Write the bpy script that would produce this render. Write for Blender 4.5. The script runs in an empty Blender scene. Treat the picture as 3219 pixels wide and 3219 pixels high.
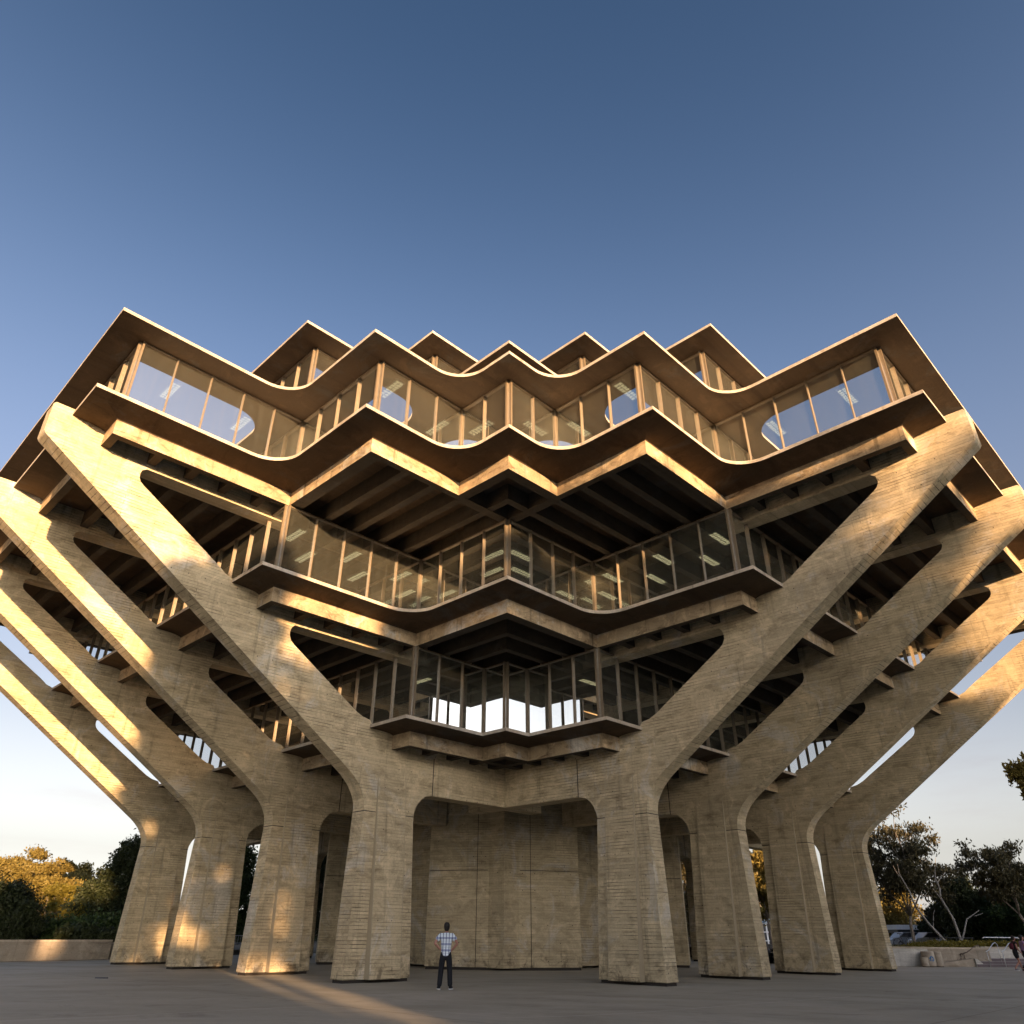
import bpy, bmesh, math, random
from mathutils import Vector, Matrix
from mathutils.geometry import tessellate_polygon
rad = math.radians
sc = bpy.context.scene
COL = sc.collection

# ------------------------------------------------------------------ camera, sky, sun, exposure
cam_d = bpy.data.cameras.new('camera'); cam = bpy.data.objects.new('camera', cam_d); COL.objects.link(cam)
YAW, PITCH, ROLL = rad(45.0 + 0.0838), rad(29.4005), rad(0.5071)
_f = Vector((-math.sin(YAW), math.cos(YAW), 0)); _r = Vector((math.cos(YAW), math.sin(YAW), 0)); _u = Vector((0, 0, 1))
_f2 = _f*math.cos(PITCH) + _u*math.sin(PITCH); _u2 = -_f*math.sin(PITCH) + _u*math.cos(PITCH)
_r3 = _r*math.cos(ROLL) + _u2*math.sin(ROLL); _u3 = -_r*math.sin(ROLL) + _u2*math.cos(ROLL)
M = Matrix((_r3, _u3, -_f2)).transposed().to_4x4(); M.translation = Vector((35.013, -35.238, 1.514))
cam.matrix_world = M
cam_d.sensor_fit = 'HORIZONTAL'; cam_d.sensor_width = 36.0
cam_d.lens = 36.0*2317.894/3219.0
cam_d.shift_x = (1609.5-1580.2466)/3219.0
cam_d.shift_y = (1629.7787-1609.5)/3219.0
cam_d.clip_start = 0.1; cam_d.clip_end = 6000
sc.camera = cam

SUN_EL, SUN_AZ = 6.0, 69.3            # azimuth from the left face's normal towards the right face's normal
sx, sy = math.sin(rad(SUN_AZ)), -math.cos(rad(SUN_AZ))     # horizontal direction towards the sun (world)
world = bpy.data.worlds.new('World'); sc.world = world; world.use_nodes = True
wn, wl = world.node_tree.nodes, world.node_tree.links
bg = wn['Background']
sky = wn.new('ShaderNodeTexSky'); sky.sky_type = 'NISHITA'; sky.sun_disc = False
sky.sun_elevation = rad(SUN_EL); sky.sun_rotation = math.atan2(sx, sy)
sky.altitude = 50; sky.air_density = 1.0; sky.dust_density = 3.2; sky.ozone_density = 3.4
# the sky pales to a white veil of haze towards the horizon, the same all the way round
tcw = wn.new('ShaderNodeTexCoord'); sxy = wn.new('ShaderNodeSeparateXYZ'); wl.new(tcw.outputs['Generated'], sxy.inputs[0])
zc_ = wn.new('ShaderNodeMath'); zc_.operation = 'MAXIMUM'; wl.new(sxy.outputs[2], zc_.inputs[0]); zc_.inputs[1].default_value = .085
cv = wn.new('ShaderNodeCombineXYZ'); wl.new(sxy.outputs[0], cv.inputs[0]); wl.new(sxy.outputs[1], cv.inputs[1]); wl.new(zc_.outputs[0], cv.inputs[2]); wl.new(cv.outputs[0], sky.inputs[0])
mr = wn.new('ShaderNodeMapRange'); mr.interpolation_type = 'LINEAR'; wl.new(sxy.outputs[2], mr.inputs[0])
mr.inputs[1].default_value = -0.02; mr.inputs[2].default_value = 0.95; mr.inputs[3].default_value = 0.95; mr.inputs[4].default_value = 0.10
bw = wn.new('ShaderNodeRGBToBW'); wl.new(sky.outputs[0], bw.inputs[0])
veil = wn.new('ShaderNodeMix'); veil.data_type = 'RGBA'; veil.blend_type = 'MULTIPLY'; veil.inputs[0].default_value = 1
wl.new(bw.outputs[0], veil.inputs[6]); lift = wn.new('ShaderNodeMapRange'); lift.interpolation_type = 'SMOOTHSTEP'; wl.new(sxy.outputs[2], lift.inputs[0])
lift.inputs[1].default_value = 0.0; lift.inputs[2].default_value = 0.30; lift.inputs[3].default_value = 1.55; lift.inputs[4].default_value = 1.0
vc = wn.new('ShaderNodeCombineColor')
for i_, (k_, l_) in enumerate(((1.06, 1.05), (0.98, 1.0), (1.07, 0.92))):     # cool haze high up, creamy at the horizon
    mm = wn.new('ShaderNodeMath'); mm.operation = 'MULTIPLY'; wl.new(lift.outputs[0], mm.inputs[0])
    tk = wn.new('ShaderNodeMapRange'); wl.new(sxy.outputs[2], tk.inputs[0]); tk.inputs[1].default_value = .08; tk.inputs[2].default_value = .45; tk.inputs[3].default_value = l_; tk.inputs[4].default_value = k_; wl.new(tk.outputs[0], mm.inputs[1]); wl.new(mm.outputs[0], vc.inputs[i_])
wl.new(vc.outputs[0], veil.inputs[7])
smx = wn.new('ShaderNodeMix'); smx.data_type = 'RGBA'; wl.new(mr.outputs[0], smx.inputs[0]); wl.new(sky.outputs[0], smx.inputs[6]); wl.new(veil.outputs[2], smx.inputs[7])
# deeper overhead than low down, and a breath of thin cloud low in the haze
zen = wn.new('ShaderNodeMapRange'); zen.interpolation_type = 'SMOOTHSTEP'; wl.new(sxy.outputs[2], zen.inputs[0])
zen.inputs[1].default_value = 0.45; zen.inputs[2].default_value = 1.0; zen.inputs[3].default_value = 1.0; zen.inputs[4].default_value = 0.47
cmap = wn.new('ShaderNodeMapping'); cmap.inputs['Scale'].default_value = (1.0, 1.0, 5.5); wl.new(tcw.outputs['Generated'], cmap.inputs[0])
cno = wn.new('ShaderNodeTexNoise'); cno.inputs['Scale'].default_value = 2.6; cno.inputs['Detail'].default_value = 6; cno.inputs['Roughness'].default_value = .6; wl.new(cmap.outputs[0], cno.inputs['Vector'])
cr = wn.new('ShaderNodeMapRange'); cr.interpolation_type = 'SMOOTHSTEP'; wl.new(cno.outputs[0], cr.inputs[0]); cr.inputs[1].default_value = .48; cr.inputs[2].default_value = .72; cr.inputs[3].default_value = 0; cr.inputs[4].default_value = .5
cb_ = wn.new('ShaderNodeMapRange'); cb_.interpolation_type = 'SMOOTHSTEP'; wl.new(sxy.outputs[2], cb_.inputs[0]); cb_.inputs[1].default_value = .16; cb_.inputs[2].default_value = .34; cb_.inputs[3].default_value = 1; cb_.inputs[4].default_value = 0
cf = wn.new('ShaderNodeMath'); cf.operation = 'MULTIPLY'; wl.new(cr.outputs[0], cf.inputs[0]); wl.new(cb_.outputs[0], cf.inputs[1])
ctint = wn.new('ShaderNodeMix'); ctint.data_type = 'RGBA'; ctint.blend_type = 'MULTIPLY'; wl.new(cf.outputs[0], ctint.inputs[0]); wl.new(smx.outputs[2], ctint.inputs[6]); ctint.inputs[7].default_value = (.86, .78, .78, 1)
zmul = wn.new('ShaderNodeMix'); zmul.data_type = 'RGBA'; zmul.blend_type = 'MULTIPLY'; zmul.inputs[0].default_value = 1; wl.new(ctint.outputs[2], zmul.inputs[6]); wl.new(zen.outputs[0], zmul.inputs[7])
wl.new(zmul.outputs[2], bg.inputs[0]); bg.inputs[1].default_value = 0.136
sun_d = bpy.data.lights.new('sun', 'SUN'); sun = bpy.data.objects.new('sun', sun_d); COL.objects.link(sun)
sun_d.energy = 4.2; sun_d.angle = rad(0.55); sun_d.color = (1.0, 0.63, 0.33)
sun_dir = Vector((sx*math.cos(rad(SUN_EL)), sy*math.cos(rad(SUN_EL)), math.sin(rad(SUN_EL))))
sun.rotation_euler = sun_dir.to_track_quat('Z', 'Y').to_euler()
sun.location = sun_dir*300
sc.view_settings.view_transform = 'Standard'; sc.view_settings.look = 'None'
sc.view_settings.gamma = 1; sc.view_settings.use_curve_mapping = False
sc.view_settings.exposure = 1.82
sc.render.engine = 'CYCLES'
sc.cycles.diffuse_bounces = 1; sc.cycles.max_bounces = 10; sc.cycles.transparent_max_bounces = 16; sc.cycles.glossy_bounces = 5

rng = random.Random(7)

# ------------------------------------------------------------------ helpers
def W(u, v, z): return Vector((v, -u, z))          # u: out of the left face, v: out of the right face
def obj(name, me, mat=None, parent=None, loc=None):
    o = bpy.data.objects.new(name, me); COL.objects.link(o)
    if mat is not None and me is not None and len(me.materials) == 0: me.materials.append(mat)
    if parent is not None: o.parent = parent
    if loc is not None: o.location = loc
    return o
def mesh(name, vs, fs, mats=None, fm=None, smooth=False):
    me = bpy.data.meshes.new(name); me.from_pydata([tuple(v) for v in vs], [], fs)
    if mats:
        for m in mats: me.materials.append(m)
        if fm: me.polygons.foreach_set('material_index', fm)
    if smooth: me.polygons.foreach_set('use_smooth', [True]*len(me.polygons))
    me.update(); return me
def recalc(me):
    bm = bmesh.new(); bm.from_mesh(me); bmesh.ops.recalc_face_normals(bm, faces=bm.faces); bm.to_mesh(me); bm.free(); return me
def tag(o, label=None, cat=None, group=None, kind=None):
    if label: o['label'] = label
    if cat: o['category'] = cat
    if group: o['group'] = group
    if kind: o['kind'] = kind
    return o
def empty(name, loc=(0, 0, 0), rz=0):
    o = bpy.data.objects.new(name, None); COL.objects.link(o); o.location = loc; o.rotation_euler = (0, 0, rz); o.empty_display_size = 0.3; return o
class MB:
    def __init__(s): s.v = []; s.f = []; s.m = []
    def add(s, vs, fs, mi=0):
        b = len(s.v); s.v += [tuple(q) for q in vs]; s.f += [tuple(i+b for i in f) for f in fs]; s.m += [mi]*len(fs)
    def box(s, c, ax, ay, az, mi=0):               # centre and three half-axis vectors
        c = Vector(c); ax, ay, az = Vector(ax), Vector(ay), Vector(az)
        vs = [c+i*ax+j*ay+k*az for k in (-1, 1) for j in (-1, 1) for i in (-1, 1)]
        s.add(vs, [(0, 2, 3, 1), (4, 5, 7, 6), (0, 1, 5, 4), (2, 6, 7, 3), (0, 4, 6, 2), (1, 3, 7, 5)], mi)
    def abox(s, a, b, mi=0):
        a, b = Vector(a), Vector(b); c = (a+b)/2; h = (b-a)/2
        s.box(c, (abs(h.x), 0, 0), (0, abs(h.y), 0), (0, 0, abs(h.z)), mi)
    def tube(s, pts, rs, n=8, mi=0, cap=True):
        pts = [Vector(p) for p in pts]
        if not hasattr(rs, '__len__'): rs = [rs]*len(pts)
        vs = []; fs = []
        for i, p in enumerate(pts):
            d = (pts[min(i+1, len(pts)-1)]-pts[max(i-1, 0)]).normalized()
            x = d.cross(Vector((0, 0, 1)) if abs(d.z) < .95 else Vector((1, 0, 0))).normalized(); y = d.cross(x)
            for k in range(n):
                a = 2*math.pi*k/n; vs.append(p+(x*math.cos(a)+y*math.sin(a))*rs[i])
        for i in range(len(pts)-1):
            for k in range(n): fs.append((i*n+k, i*n+(k+1) % n, (i+1)*n+(k+1) % n, (i+1)*n+k))
        if cap: fs.append(tuple(range(n))[::-1]); fs.append(tuple((len(pts)-1)*n+k for k in range(n)))
        s.add(vs, fs, mi)
    def lathe(s, prof, c=(0, 0, 0), n=20, mi=0):
        vs = []; fs = []; c = Vector(c)
        for r, z in prof:
            for k in range(n):
                a = 2*math.pi*k/n; vs.append(c+Vector((r*math.cos(a), r*math.sin(a), z)))
        for i in range(len(prof)-1):
            for k in range(n): fs.append((i*n+k, i*n+(k+1) % n, (i+1)*n+(k+1) % n, (i+1)*n+k))
        s.add(vs, fs, mi)
    def me(s, name, mats=None, smooth=False): return mesh(name, s.v, s.f, mats, s.m if mats and len(mats) > 1 else None, smooth)

# ------------------------------------------------------------------ materials
class NT:
    def __init__(s, name):
        s.mat = bpy.data.materials.new(name); s.mat.use_nodes = True
        s.n = s.mat.node_tree.nodes; s.l = s.mat.node_tree.links
        s.bsdf = s.n['Principled BSDF']; s.out = s.n['Material Output']
    def node(s, t, **kw):
        nd = s.n.new(t)
        for k, v in kw.items(): setattr(nd, k, v)
        return nd
    def put(s, sock, val):
        if hasattr(val, 'is_output') or isinstance(val, bpy.types.NodeSocket): s.l.new(val, sock)
        elif val is not None: sock.default_value = val
    def math(s, op, a, b=None, c=None, clamp=False):
        nd = s.node('ShaderNodeMath', operation=op, use_clamp=clamp); s.put(nd.inputs[0], a)
        if b is not None: s.put(nd.inputs[1], b)
        if c is not None: s.put(nd.inputs[2], c)
        return nd.outputs[0]
    def mix(s, f, a, b, mode='MIX'):
        nd = s.node('ShaderNodeMix', data_type='RGBA', blend_type=mode); s.put(nd.inputs[0], f); s.put(nd.inputs[6], a); s.put(nd.inputs[7], b); return nd.outputs[2]
    def noise(s, vec, scale, detail=4, rough=.55, dist=0):
        nd = s.node('ShaderNodeTexNoise'); s.put(nd.inputs['Vector'], vec); nd.inputs['Scale'].default_value = scale
        nd.inputs['Detail'].default_value = detail; nd.inputs['Roughness'].default_value = rough; nd.inputs['Distortion'].default_value = dist; return nd.outputs[0]
    def ramp(s, fac, *stops):
        nd = s.node('ShaderNodeValToRGB'); s.put(nd.inputs[0], fac); e = nd.color_ramp.elements
        while len(e) < len(stops): e.new(0.5)
        for el, (p, c) in zip(e, stops): el.position = p; el.color = c if len(c) == 4 else (*c, 1)
        return nd.outputs[0]
    def smooth(s, x, lo, hi):
        nd = s.node('ShaderNodeMapRange', interpolation_type='SMOOTHSTEP'); s.put(nd.inputs[0], x); nd.inputs[1].default_value = lo; nd.inputs[2].default_value = hi; return nd.outputs[0]
    def xyz(s, x, y, z):
        nd = s.node('ShaderNodeCombineXYZ'); s.put(nd.inputs[0], x); s.put(nd.inputs[1], y); s.put(nd.inputs[2], z); return nd.outputs[0]
    def bump(s, h, strength, dist=.02, base=None):
        nd = s.node('ShaderNodeBump'); s.put(nd.inputs['Height'], h); nd.inputs['Strength'].default_value = strength; nd.inputs['Distance'].default_value = dist
        if base is not None: s.put(nd.inputs['Normal'], base)
        s.l.new(nd.outputs[0], s.bsdf.inputs['Normal']); return nd.outputs[0]
    def fin(s, col=None, rough=.8, spec=.3, metal=0):
        if col is not None: s.put(s.bsdf.inputs['Base Color'], col)
        s.put(s.bsdf.inputs['Roughness'], rough); s.bsdf.inputs['Specular IOR Level'].default_value = spec; s.bsdf.inputs['Metallic'].default_value = metal
        return s.mat

def concrete(name, base, dark, row=.115, boards=1.0, stain=1.0, holes=1.0, streak=.5, bump=.5, diag=False):
    t = NT(name); g = t.node('ShaderNodeNewGeometry')
    sp = t.node('ShaderNodeSeparateXYZ'); t.l.new(g.outputs['Position'], sp.inputs[0])
    sn = t.node('ShaderNodeSeparateXYZ'); t.l.new(g.outputs['True Normal'], sn.inputs[0])
    ax = t.math('GREATER_THAN', t.math('ABSOLUTE', sn.outputs[0]), t.math('ABSOLUTE', sn.outputs[1]))
    mx = t.node('ShaderNodeMix', data_type='FLOAT'); t.put(mx.inputs[0], ax); t.put(mx.inputs[2], sp.outputs[0]); t.put(mx.inputs[3], sp.outputs[1])
    h = t.math('MULTIPLY', t.math('ADD', sp.outputs[0], sp.outputs[1]), .7071) if diag else mx.outputs[0]; z = sp.outputs[2]; P = g.outputs['Position']
    hv = t.xyz(h, z, 0)
    big = t.noise(P, .22, 5, .6, .6); med = t.noise(t.xyz(t.math('MULTIPLY', h, .75), t.math('MULTIPLY', z, 1.9), 0), 1.5, 8, .72, .7); fine = t.noise(P, 14, 6, .7)
    grain = t.noise(t.xyz(t.math('MULTIPLY', h, 1.2), t.math('MULTIPLY', z, 40), 0), 1.0, 4, .6)
    wob = t.math('MULTIPLY', t.math('SUBTRACT', t.noise(P, .9, 2), .5), .02)
    br = t.node('ShaderNodeTexBrick'); t.put(br.inputs['Vector'], t.xyz(h, t.math('ADD', z, wob), 0))
    br.inputs['Scale'].default_value = 1; br.inputs['Brick Width'].default_value = 3.1; br.inputs['Row Height'].default_value = row
    br.inputs['Mortar Size'].default_value = .009; br.inputs['Mortar Smooth'].default_value = .6; br.offset = .37; br.squash = 1
    br.inputs['Color1'].default_value = (.35, .35, .35, 1); br.inputs['Color2'].default_value = (.65, .65, .65, 1); br.inputs['Mortar'].default_value = (.5, .5, .5, 1)
    pr_ = t.node('ShaderNodeTexBrick'); t.put(pr_.inputs['Vector'], t.xyz(t.math('ADD', h, 3.3), z, 0)); pr_.inputs['Scale'].default_value = 1; pr_.inputs['Brick Width'].default_value = 5.3; pr_.inputs['Row Height'].default_value = 1.42; pr_.inputs['Mortar Size'].default_value = .012; pr_.inputs['Mortar Smooth'].default_value = .5; pr_.offset = .43
    pr_.inputs['Color1'].default_value = (.3, .3, .3, 1); pr_.inputs['Color2'].default_value = (.7, .7, .7, 1); pr_.inputs['Mortar'].default_value = (.38, .38, .38, 1)
    pour = t.math('MULTIPLY', t.math('SUBTRACT', pr_.outputs['Color'], .5), .30*min(1, boards+.3))
    lines = t.math('MULTIPLY', br.outputs['Fac'], t.math('MULTIPLY', t.smooth(t.noise(t.xyz(t.math('MULTIPLY', h, .9), t.math('MULTIPLY', z, 2.3), 3), 1.6, 4, .65), .34, .66), t.math('ADD', .35, t.math('MULTIPLY', .65, t.smooth(t.noise(P, .45, 3), .42, .60)))))
    tone = t.math('MULTIPLY', t.math('SUBTRACT', br.outputs['Color'], .5), 0.62*boards)
    col = t.mix(t.smooth(big, .35, .70), base, tuple(b*.78+d*.22 for b, d in zip(base, dark)))
    col = t.mix(t.math('MULTIPLY', t.smooth(med, .46, .74), .62*stain), col, dark)
    col = t.mix(t.math('MULTIPLY', t.smooth(t.noise(P, .5, 6, .7, .8), .52, .66), .55*stain), col, tuple(min(.7, x) for x in (base[0]*1.02, base[0]*.93, base[0]*.78))+(1,))
    v = t.math('ADD', 1.0, t.math('ADD', tone, pour)); v = t.math('ADD', v, t.math('MULTIPLY', t.math('SUBTRACT', fine, .5), .60)); v = t.math('ADD', v, t.math('MULTIPLY', t.math('SUBTRACT', grain, .5), .38*boards))
    v = t.math('ADD', v, t.math('MULTIPLY', t.math('SUBTRACT', big, .5), .95*stain))
    # light cement bloom patches
    bl = t.math('MULTIPLY', t.math('SUBTRACT', t.smooth(t.noise(P, .8, 8, .72, 1.2), .50, .62), .35), .22*stain); v = t.math('ADD', v, bl)
    st = t.noise(t.xyz(t.math('MULTIPLY', h, 2.6), t.math('MULTIPLY', z, .13), 8), 1.0, 5, .65)
    v = t.math('MULTIPLY', v, t.math('SUBTRACT', 1.0, t.math('MULTIPLY', t.smooth(st, .54, .76), streak)))
    v = t.math('MULTIPLY', v, t.math('SUBTRACT', 1.0, t.math('MULTIPLY', lines, .92*boards)))
    # form-tie holes and pour marks
    hx = t.math('SUBTRACT', t.math('FRACT', t.math('DIVIDE', h, .62)), .5); hz = t.math('SUBTRACT', t.math('FRACT', t.math('DIVIDE', z, .76)), .5)
    dd = t.math('SQRT', t.math('ADD', t.math('POWER', t.math('MULTIPLY', hx, .62), 2), t.math('POWER', t.math('MULTIPLY', hz, .76), 2)))
    hole = t.math('MULTIPLY', t.math('SUBTRACT', 1.0, t.smooth(dd, .012, .030)), t.smooth(t.noise(P, 1.1, 3), .50, .56))
    v = t.math('MULTIPLY', v, t.math('SUBTRACT', 1.0, t.math('MULTIPLY', hole, .8*holes)))
    vv = t.node('ShaderNodeCombineColor'); [t.put(vv.inputs[i], v) for i in range(3)]
    col = t.mix(1.0, col, vv.outputs[0], 'MULTIPLY')
    if boards >= 1:                                 # damp, mossy blotches near the foot
        ft = t.math('MULTIPLY', t.smooth(t.noise(P, 2.2, 6, .7, .5), .50, .62), t.smooth(z, 1.3, .15)); col = t.mix(t.math('MULTIPLY', ft, .6), col, (.075, .055, .035, 1))
    hgt = t.math('SUBTRACT', t.math('ADD', t.math('MULTIPLY', fine, .25), t.math('ADD', t.math('MULTIPLY', tone, .8), t.math('MULTIPLY', grain, .25))), t.math('MULTIPLY', lines, 1.0*boards))
    t.bump(hgt, bump, .03)
    return t.fin(col, .86, .25)

M_BENT = concrete('board_concrete', (.62, .49, .30, 1), (.17, .115, .055, 1), bump=1.0)
M_CORE = concrete('core_concrete', (.56, .45, .28, 1), (.18, .125, .065, 1), holes=1.2, streak=.35, bump=.8, diag=True)
M_EDGE = concrete('slab_edge_concrete', (.55, .46, .35, 1), (.24, .17, .10, 1), boards=.15, stain=1.0, holes=0, streak=.5)
M_SOFF_SHADED = concrete('shaded_soffit_concrete', (.095, .063, .036, 1), (.035, .022, .012, 1), row=1.34, boards=.35, stain=1.1, holes=0, streak=.0)  # same concrete, stained, with the shade under slabs painted into its colour
M_BEAM = concrete('beam_concrete', (.50, .37, .22, 1), (.13, .08, .038, 1), boards=.12, stain=1.7, holes=0, streak=.75)
M_RIB_SHADED = concrete('shaded_rib_concrete', (.078, .060, .04, 1), (.033, .025, .016, 1), boards=.2, holes=0, streak=.2)  # recess shade is painted into the colour of ribs and beam undersides
M_WALLC = concrete('wall_concrete', (.40, .335, .26, 1), (.20, .15, .10, 1), row=.3, boards=.4, streak=.4)
M_WALLG = concrete('pale_wall_concrete', (.60, .57, .52, 1), (.30, .26, .2, 1), row=.22, boards=.6, streak=.3)
def plain(name, col, rough=.6, spec=.4, metal=0, var=.15, scale=6):
    t = NT(name); tc = t.node('ShaderNodeTexCoord'); n = t.noise(tc.outputs['Object'], scale, 5, .6)
    c = t.mix(n, tuple(x*(1-var) for x in col[:3])+(1,), tuple(min(1, x*(1+var)) for x in col[:3])+(1,)); return t.fin(c, rough, spec, metal)
M_DARKGAP = plain('plinth_dark', (.035, .028, .022, 1), .9)
M_GROOVE = plain('groove_shade', (.42, .34, .22, 1), .95)
M_MULL = plain('bronze_mullion', (.17, .125, .075, 1), .5, .5, 0, .35, 9)
M_INT = plain('interior_plaster', (.62, .52, .28, 1), .9)
M_LOUV = plain('louver_metal', (.4, .4, .36, 1), .5)
def emis(name, col, st):
    t = NT(name); t.fin(col, .6); t.put(t.bsdf.inputs['Emission Color'], col); t.bsdf.inputs['Emission Strength'].default_value = st; return t.mat
M_LAMP = emis('fluorescent_tube', (1.0, .97, .86, 1), .9)
def glass(name, tint, refl):
    t = NT(name); t.n.remove(t.bsdf)
    tr = t.node('ShaderNodeBsdfTransparent'); tr.inputs[0].default_value = tint
    gl = t.node('ShaderNodeBsdfGlossy'); gl.inputs['Roughness'].default_value = .0; gl.inputs[0].default_value = (.93, .95, .95, 1)
    g = t.node('ShaderNodeNewGeometry'); n = t.noise(g.outputs['Position'], .55, 2, .4)
    bp = t.node('ShaderNodeBump'); bp.inputs['Strength'].default_value = .02; bp.inputs['Distance'].default_value = .05; t.put(bp.inputs['Height'], n); t.l.new(bp.outputs[0], gl.inputs['Normal'])
    fr = t.node('ShaderNodeFresnel'); fr.inputs[0].default_value = 1.5
    k = t.math('ADD', t.math('MULTIPLY', fr.outputs[0], .9), refl, clamp=True)
    mx = t.node('ShaderNodeMixShader'); t.put(mx.inputs[0], k); t.l.new(tr.outputs[0], mx.inputs[1]); t.l.new(gl.outputs[0], mx.inputs[2])
    # a film of dust and dried runs on the panes
    sp = t.node('ShaderNodeSeparateXYZ'); t.l.new(g.outputs['Position'], sp.inputs[0])
    run = t.noise(t.xyz(t.math('MULTIPLY', t.math('ADD', sp.outputs[0], sp.outputs[1]), 7), t.math('MULTIPLY', sp.outputs[2], .5), 0), 1, 4, .6)
    df = t.node('ShaderNodeBsdfDiffuse'); df.inputs[0].default_value = (.66, .64, .50, 1); tl = t.node('ShaderNodeBsdfTranslucent'); tl.inputs[0].default_value = (.72, .64, .40, 1)
    dm = t.node('ShaderNodeMixShader'); dm.inputs[0].default_value = .3; t.l.new(df.outputs[0], dm.inputs[1]); t.l.new(tl.outputs[0], dm.inputs[2])
    m2 = t.node('ShaderNodeMixShader'); t.put(m2.inputs[0], t.math('ADD', .055, t.math('MULTIPLY', t.smooth(run, .40, .80), .035)))
    t.l.new(mx.outputs[0], m2.inputs[1]); t.l.new(dm.outputs[0], m2.inputs[2]); t.l.new(m2.outputs[0], t.out.inputs[0])
    return t.mat
M_GLASS = glass('window_glass', (.72, .68, .42, 1), .80)
def paving():
    t = NT('plaza_concrete'); g = t.node('ShaderNodeNewGeometry'); P = g.outputs['Position']
    mp = t.node('ShaderNodeMapping'); mp.inputs['Rotation'].default_value = (0, 0, rad(-45)); t.l.new(P, mp.inputs[0])
    st = t.node('ShaderNodeMapping'); st.inputs['Scale'].default_value = (.62, 1.0, 1); t.l.new(mp.outputs[0], st.inputs[0])
    a = t.noise(st.outputs[0], .22, 8, .66, 1.0); b = t.noise(st.outputs[0], .75, 8, .72, .8); mid = t.noise(P, 2.6, 7, .72, .6); c = t.noise(P, 30, 4, .7); d = t.noise(P, 160, 2, .6)
    col = t.ramp(a, (.3, (.31, .268, .195)), (.5, (.40, .35, .262)), (.72, (.48, .425, .33)))
    col = t.mix(t.math('MULTIPLY', t.smooth(b, .54, .70), .42), col, (.16, .135, .105, 1))
    v = t.math('ADD', t.math('ADD', .57, t.math('MULTIPLY', mid, .30)), t.math('ADD', t.math('MULTIPLY', c, .30), t.math('MULTIPLY', d, .26)))
    vv = t.node('ShaderNodeCombineColor'); [t.put(vv.inputs[i], v) for i in range(3)]
    col = t.mix(1.0, col, vv.outputs[0], 'MULTIPLY')
    t.bump(t.math('ADD', c, d), .25, .01)
    return t.fin(col, t.math('ADD', .55, t.math('MULTIPLY', b, .35)), .35)
M_PAVE = paving()
def leafmat(name, c1, c2, trans=.35):
    t = NT(name); g = t.node('ShaderNodeNewGeometry'); oi = t.node('ShaderNodeObjectInfo')
    n = t.noise(g.outputs['Position'], .55, 3); r = g.outputs['Random Per Island']
    f = t.math('ADD', t.math('MULTIPLY', n, .7), t.math('MULTIPLY', r, .45)); col = t.mix(t.math('SUBTRACT', f, .08, clamp=True), c1, c2)
    t.fin(col, .55, .3)
    tl = t.node('ShaderNodeBsdfTranslucent'); t.put(tl.inputs[0], col)
    mx = t.node('ShaderNodeMixShader'); mx.inputs[0].default_value = trans; t.l.new(t.bsdf.outputs[0], mx.inputs[1]); t.l.new(tl.outputs[0], mx.inputs[2]); t.l.new(mx.outputs[0], t.out.inputs[0])
    return t.mat
M_LEAF_OL = leafmat('olive_leaf', (.165, .112, .028, 1), (.31, .25, .065, 1))
M_LEAF_DK = leafmat('dark_leaf', (.018, .026, .010, 1), (.055, .065, .022, 1), .2)
M_LEAF_GR = leafmat('green_leaf', (.022, .045, .014, 1), (.07, .10, .028, 1), .25)
M_LEAF_YE = leafmat('yellow_leaf', (.15, .12, .018, 1), (.24, .20, .035, 1), .4)
M_LEAF_EU = leafmat('gum_leaf', (.035, .036, .018, 1), (.105, .085, .035, 1), .3)
M_BARK = plain('pale_bark', (.20, .165, .13, 1), .9, .2, 0, .35, 3)
M_BARKD = plain('dark_bark', (.10, .075, .055, 1), .9, .2, 0, .35, 3)
M_BARKW = plain('bare_grey_bark', (.25, .235, .215, 1), .9, .2, 0, .3, 4)
M_SOIL = plain('soil', (.10, .075, .05, 1), 1, .1, 0, .4, 1.2)
M_STEEL = plain('steel_rail', (.55, .55, .55, 1), .35, .5, .8, .1)
M_DARKM = plain('dark_metal', (.05, .05, .055, 1), .5)

# ------------------------------------------------------------------ ground
me = mesh('ground', [(-3000, -3000, -.01), (3000, -3000, -.01), (3000, 3000, -.01), (-3000, 3000, -.01)], [(0, 1, 2, 3)])
tag(obj('ground', me, M_SOIL), kind='structure')
pz = [W(70, -16.5, 0), W(70, 75, 0), W(-24.2, 75, 0), W(-24.2, 17.6, 0), W(-17.5, 14.5, 0), W(-24, 0, 0), W(-30, -26, 0), W(0, -26, 0), W(15.3, -18, 0), W(21.5, -16.5, 0)]
tag(obj('plaza', mesh('plaza', pz, [tuple(range(len(pz)))]), M_PAVE), kind='structure')
recalc(bpy.data.objects['plaza'].data)

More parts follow.
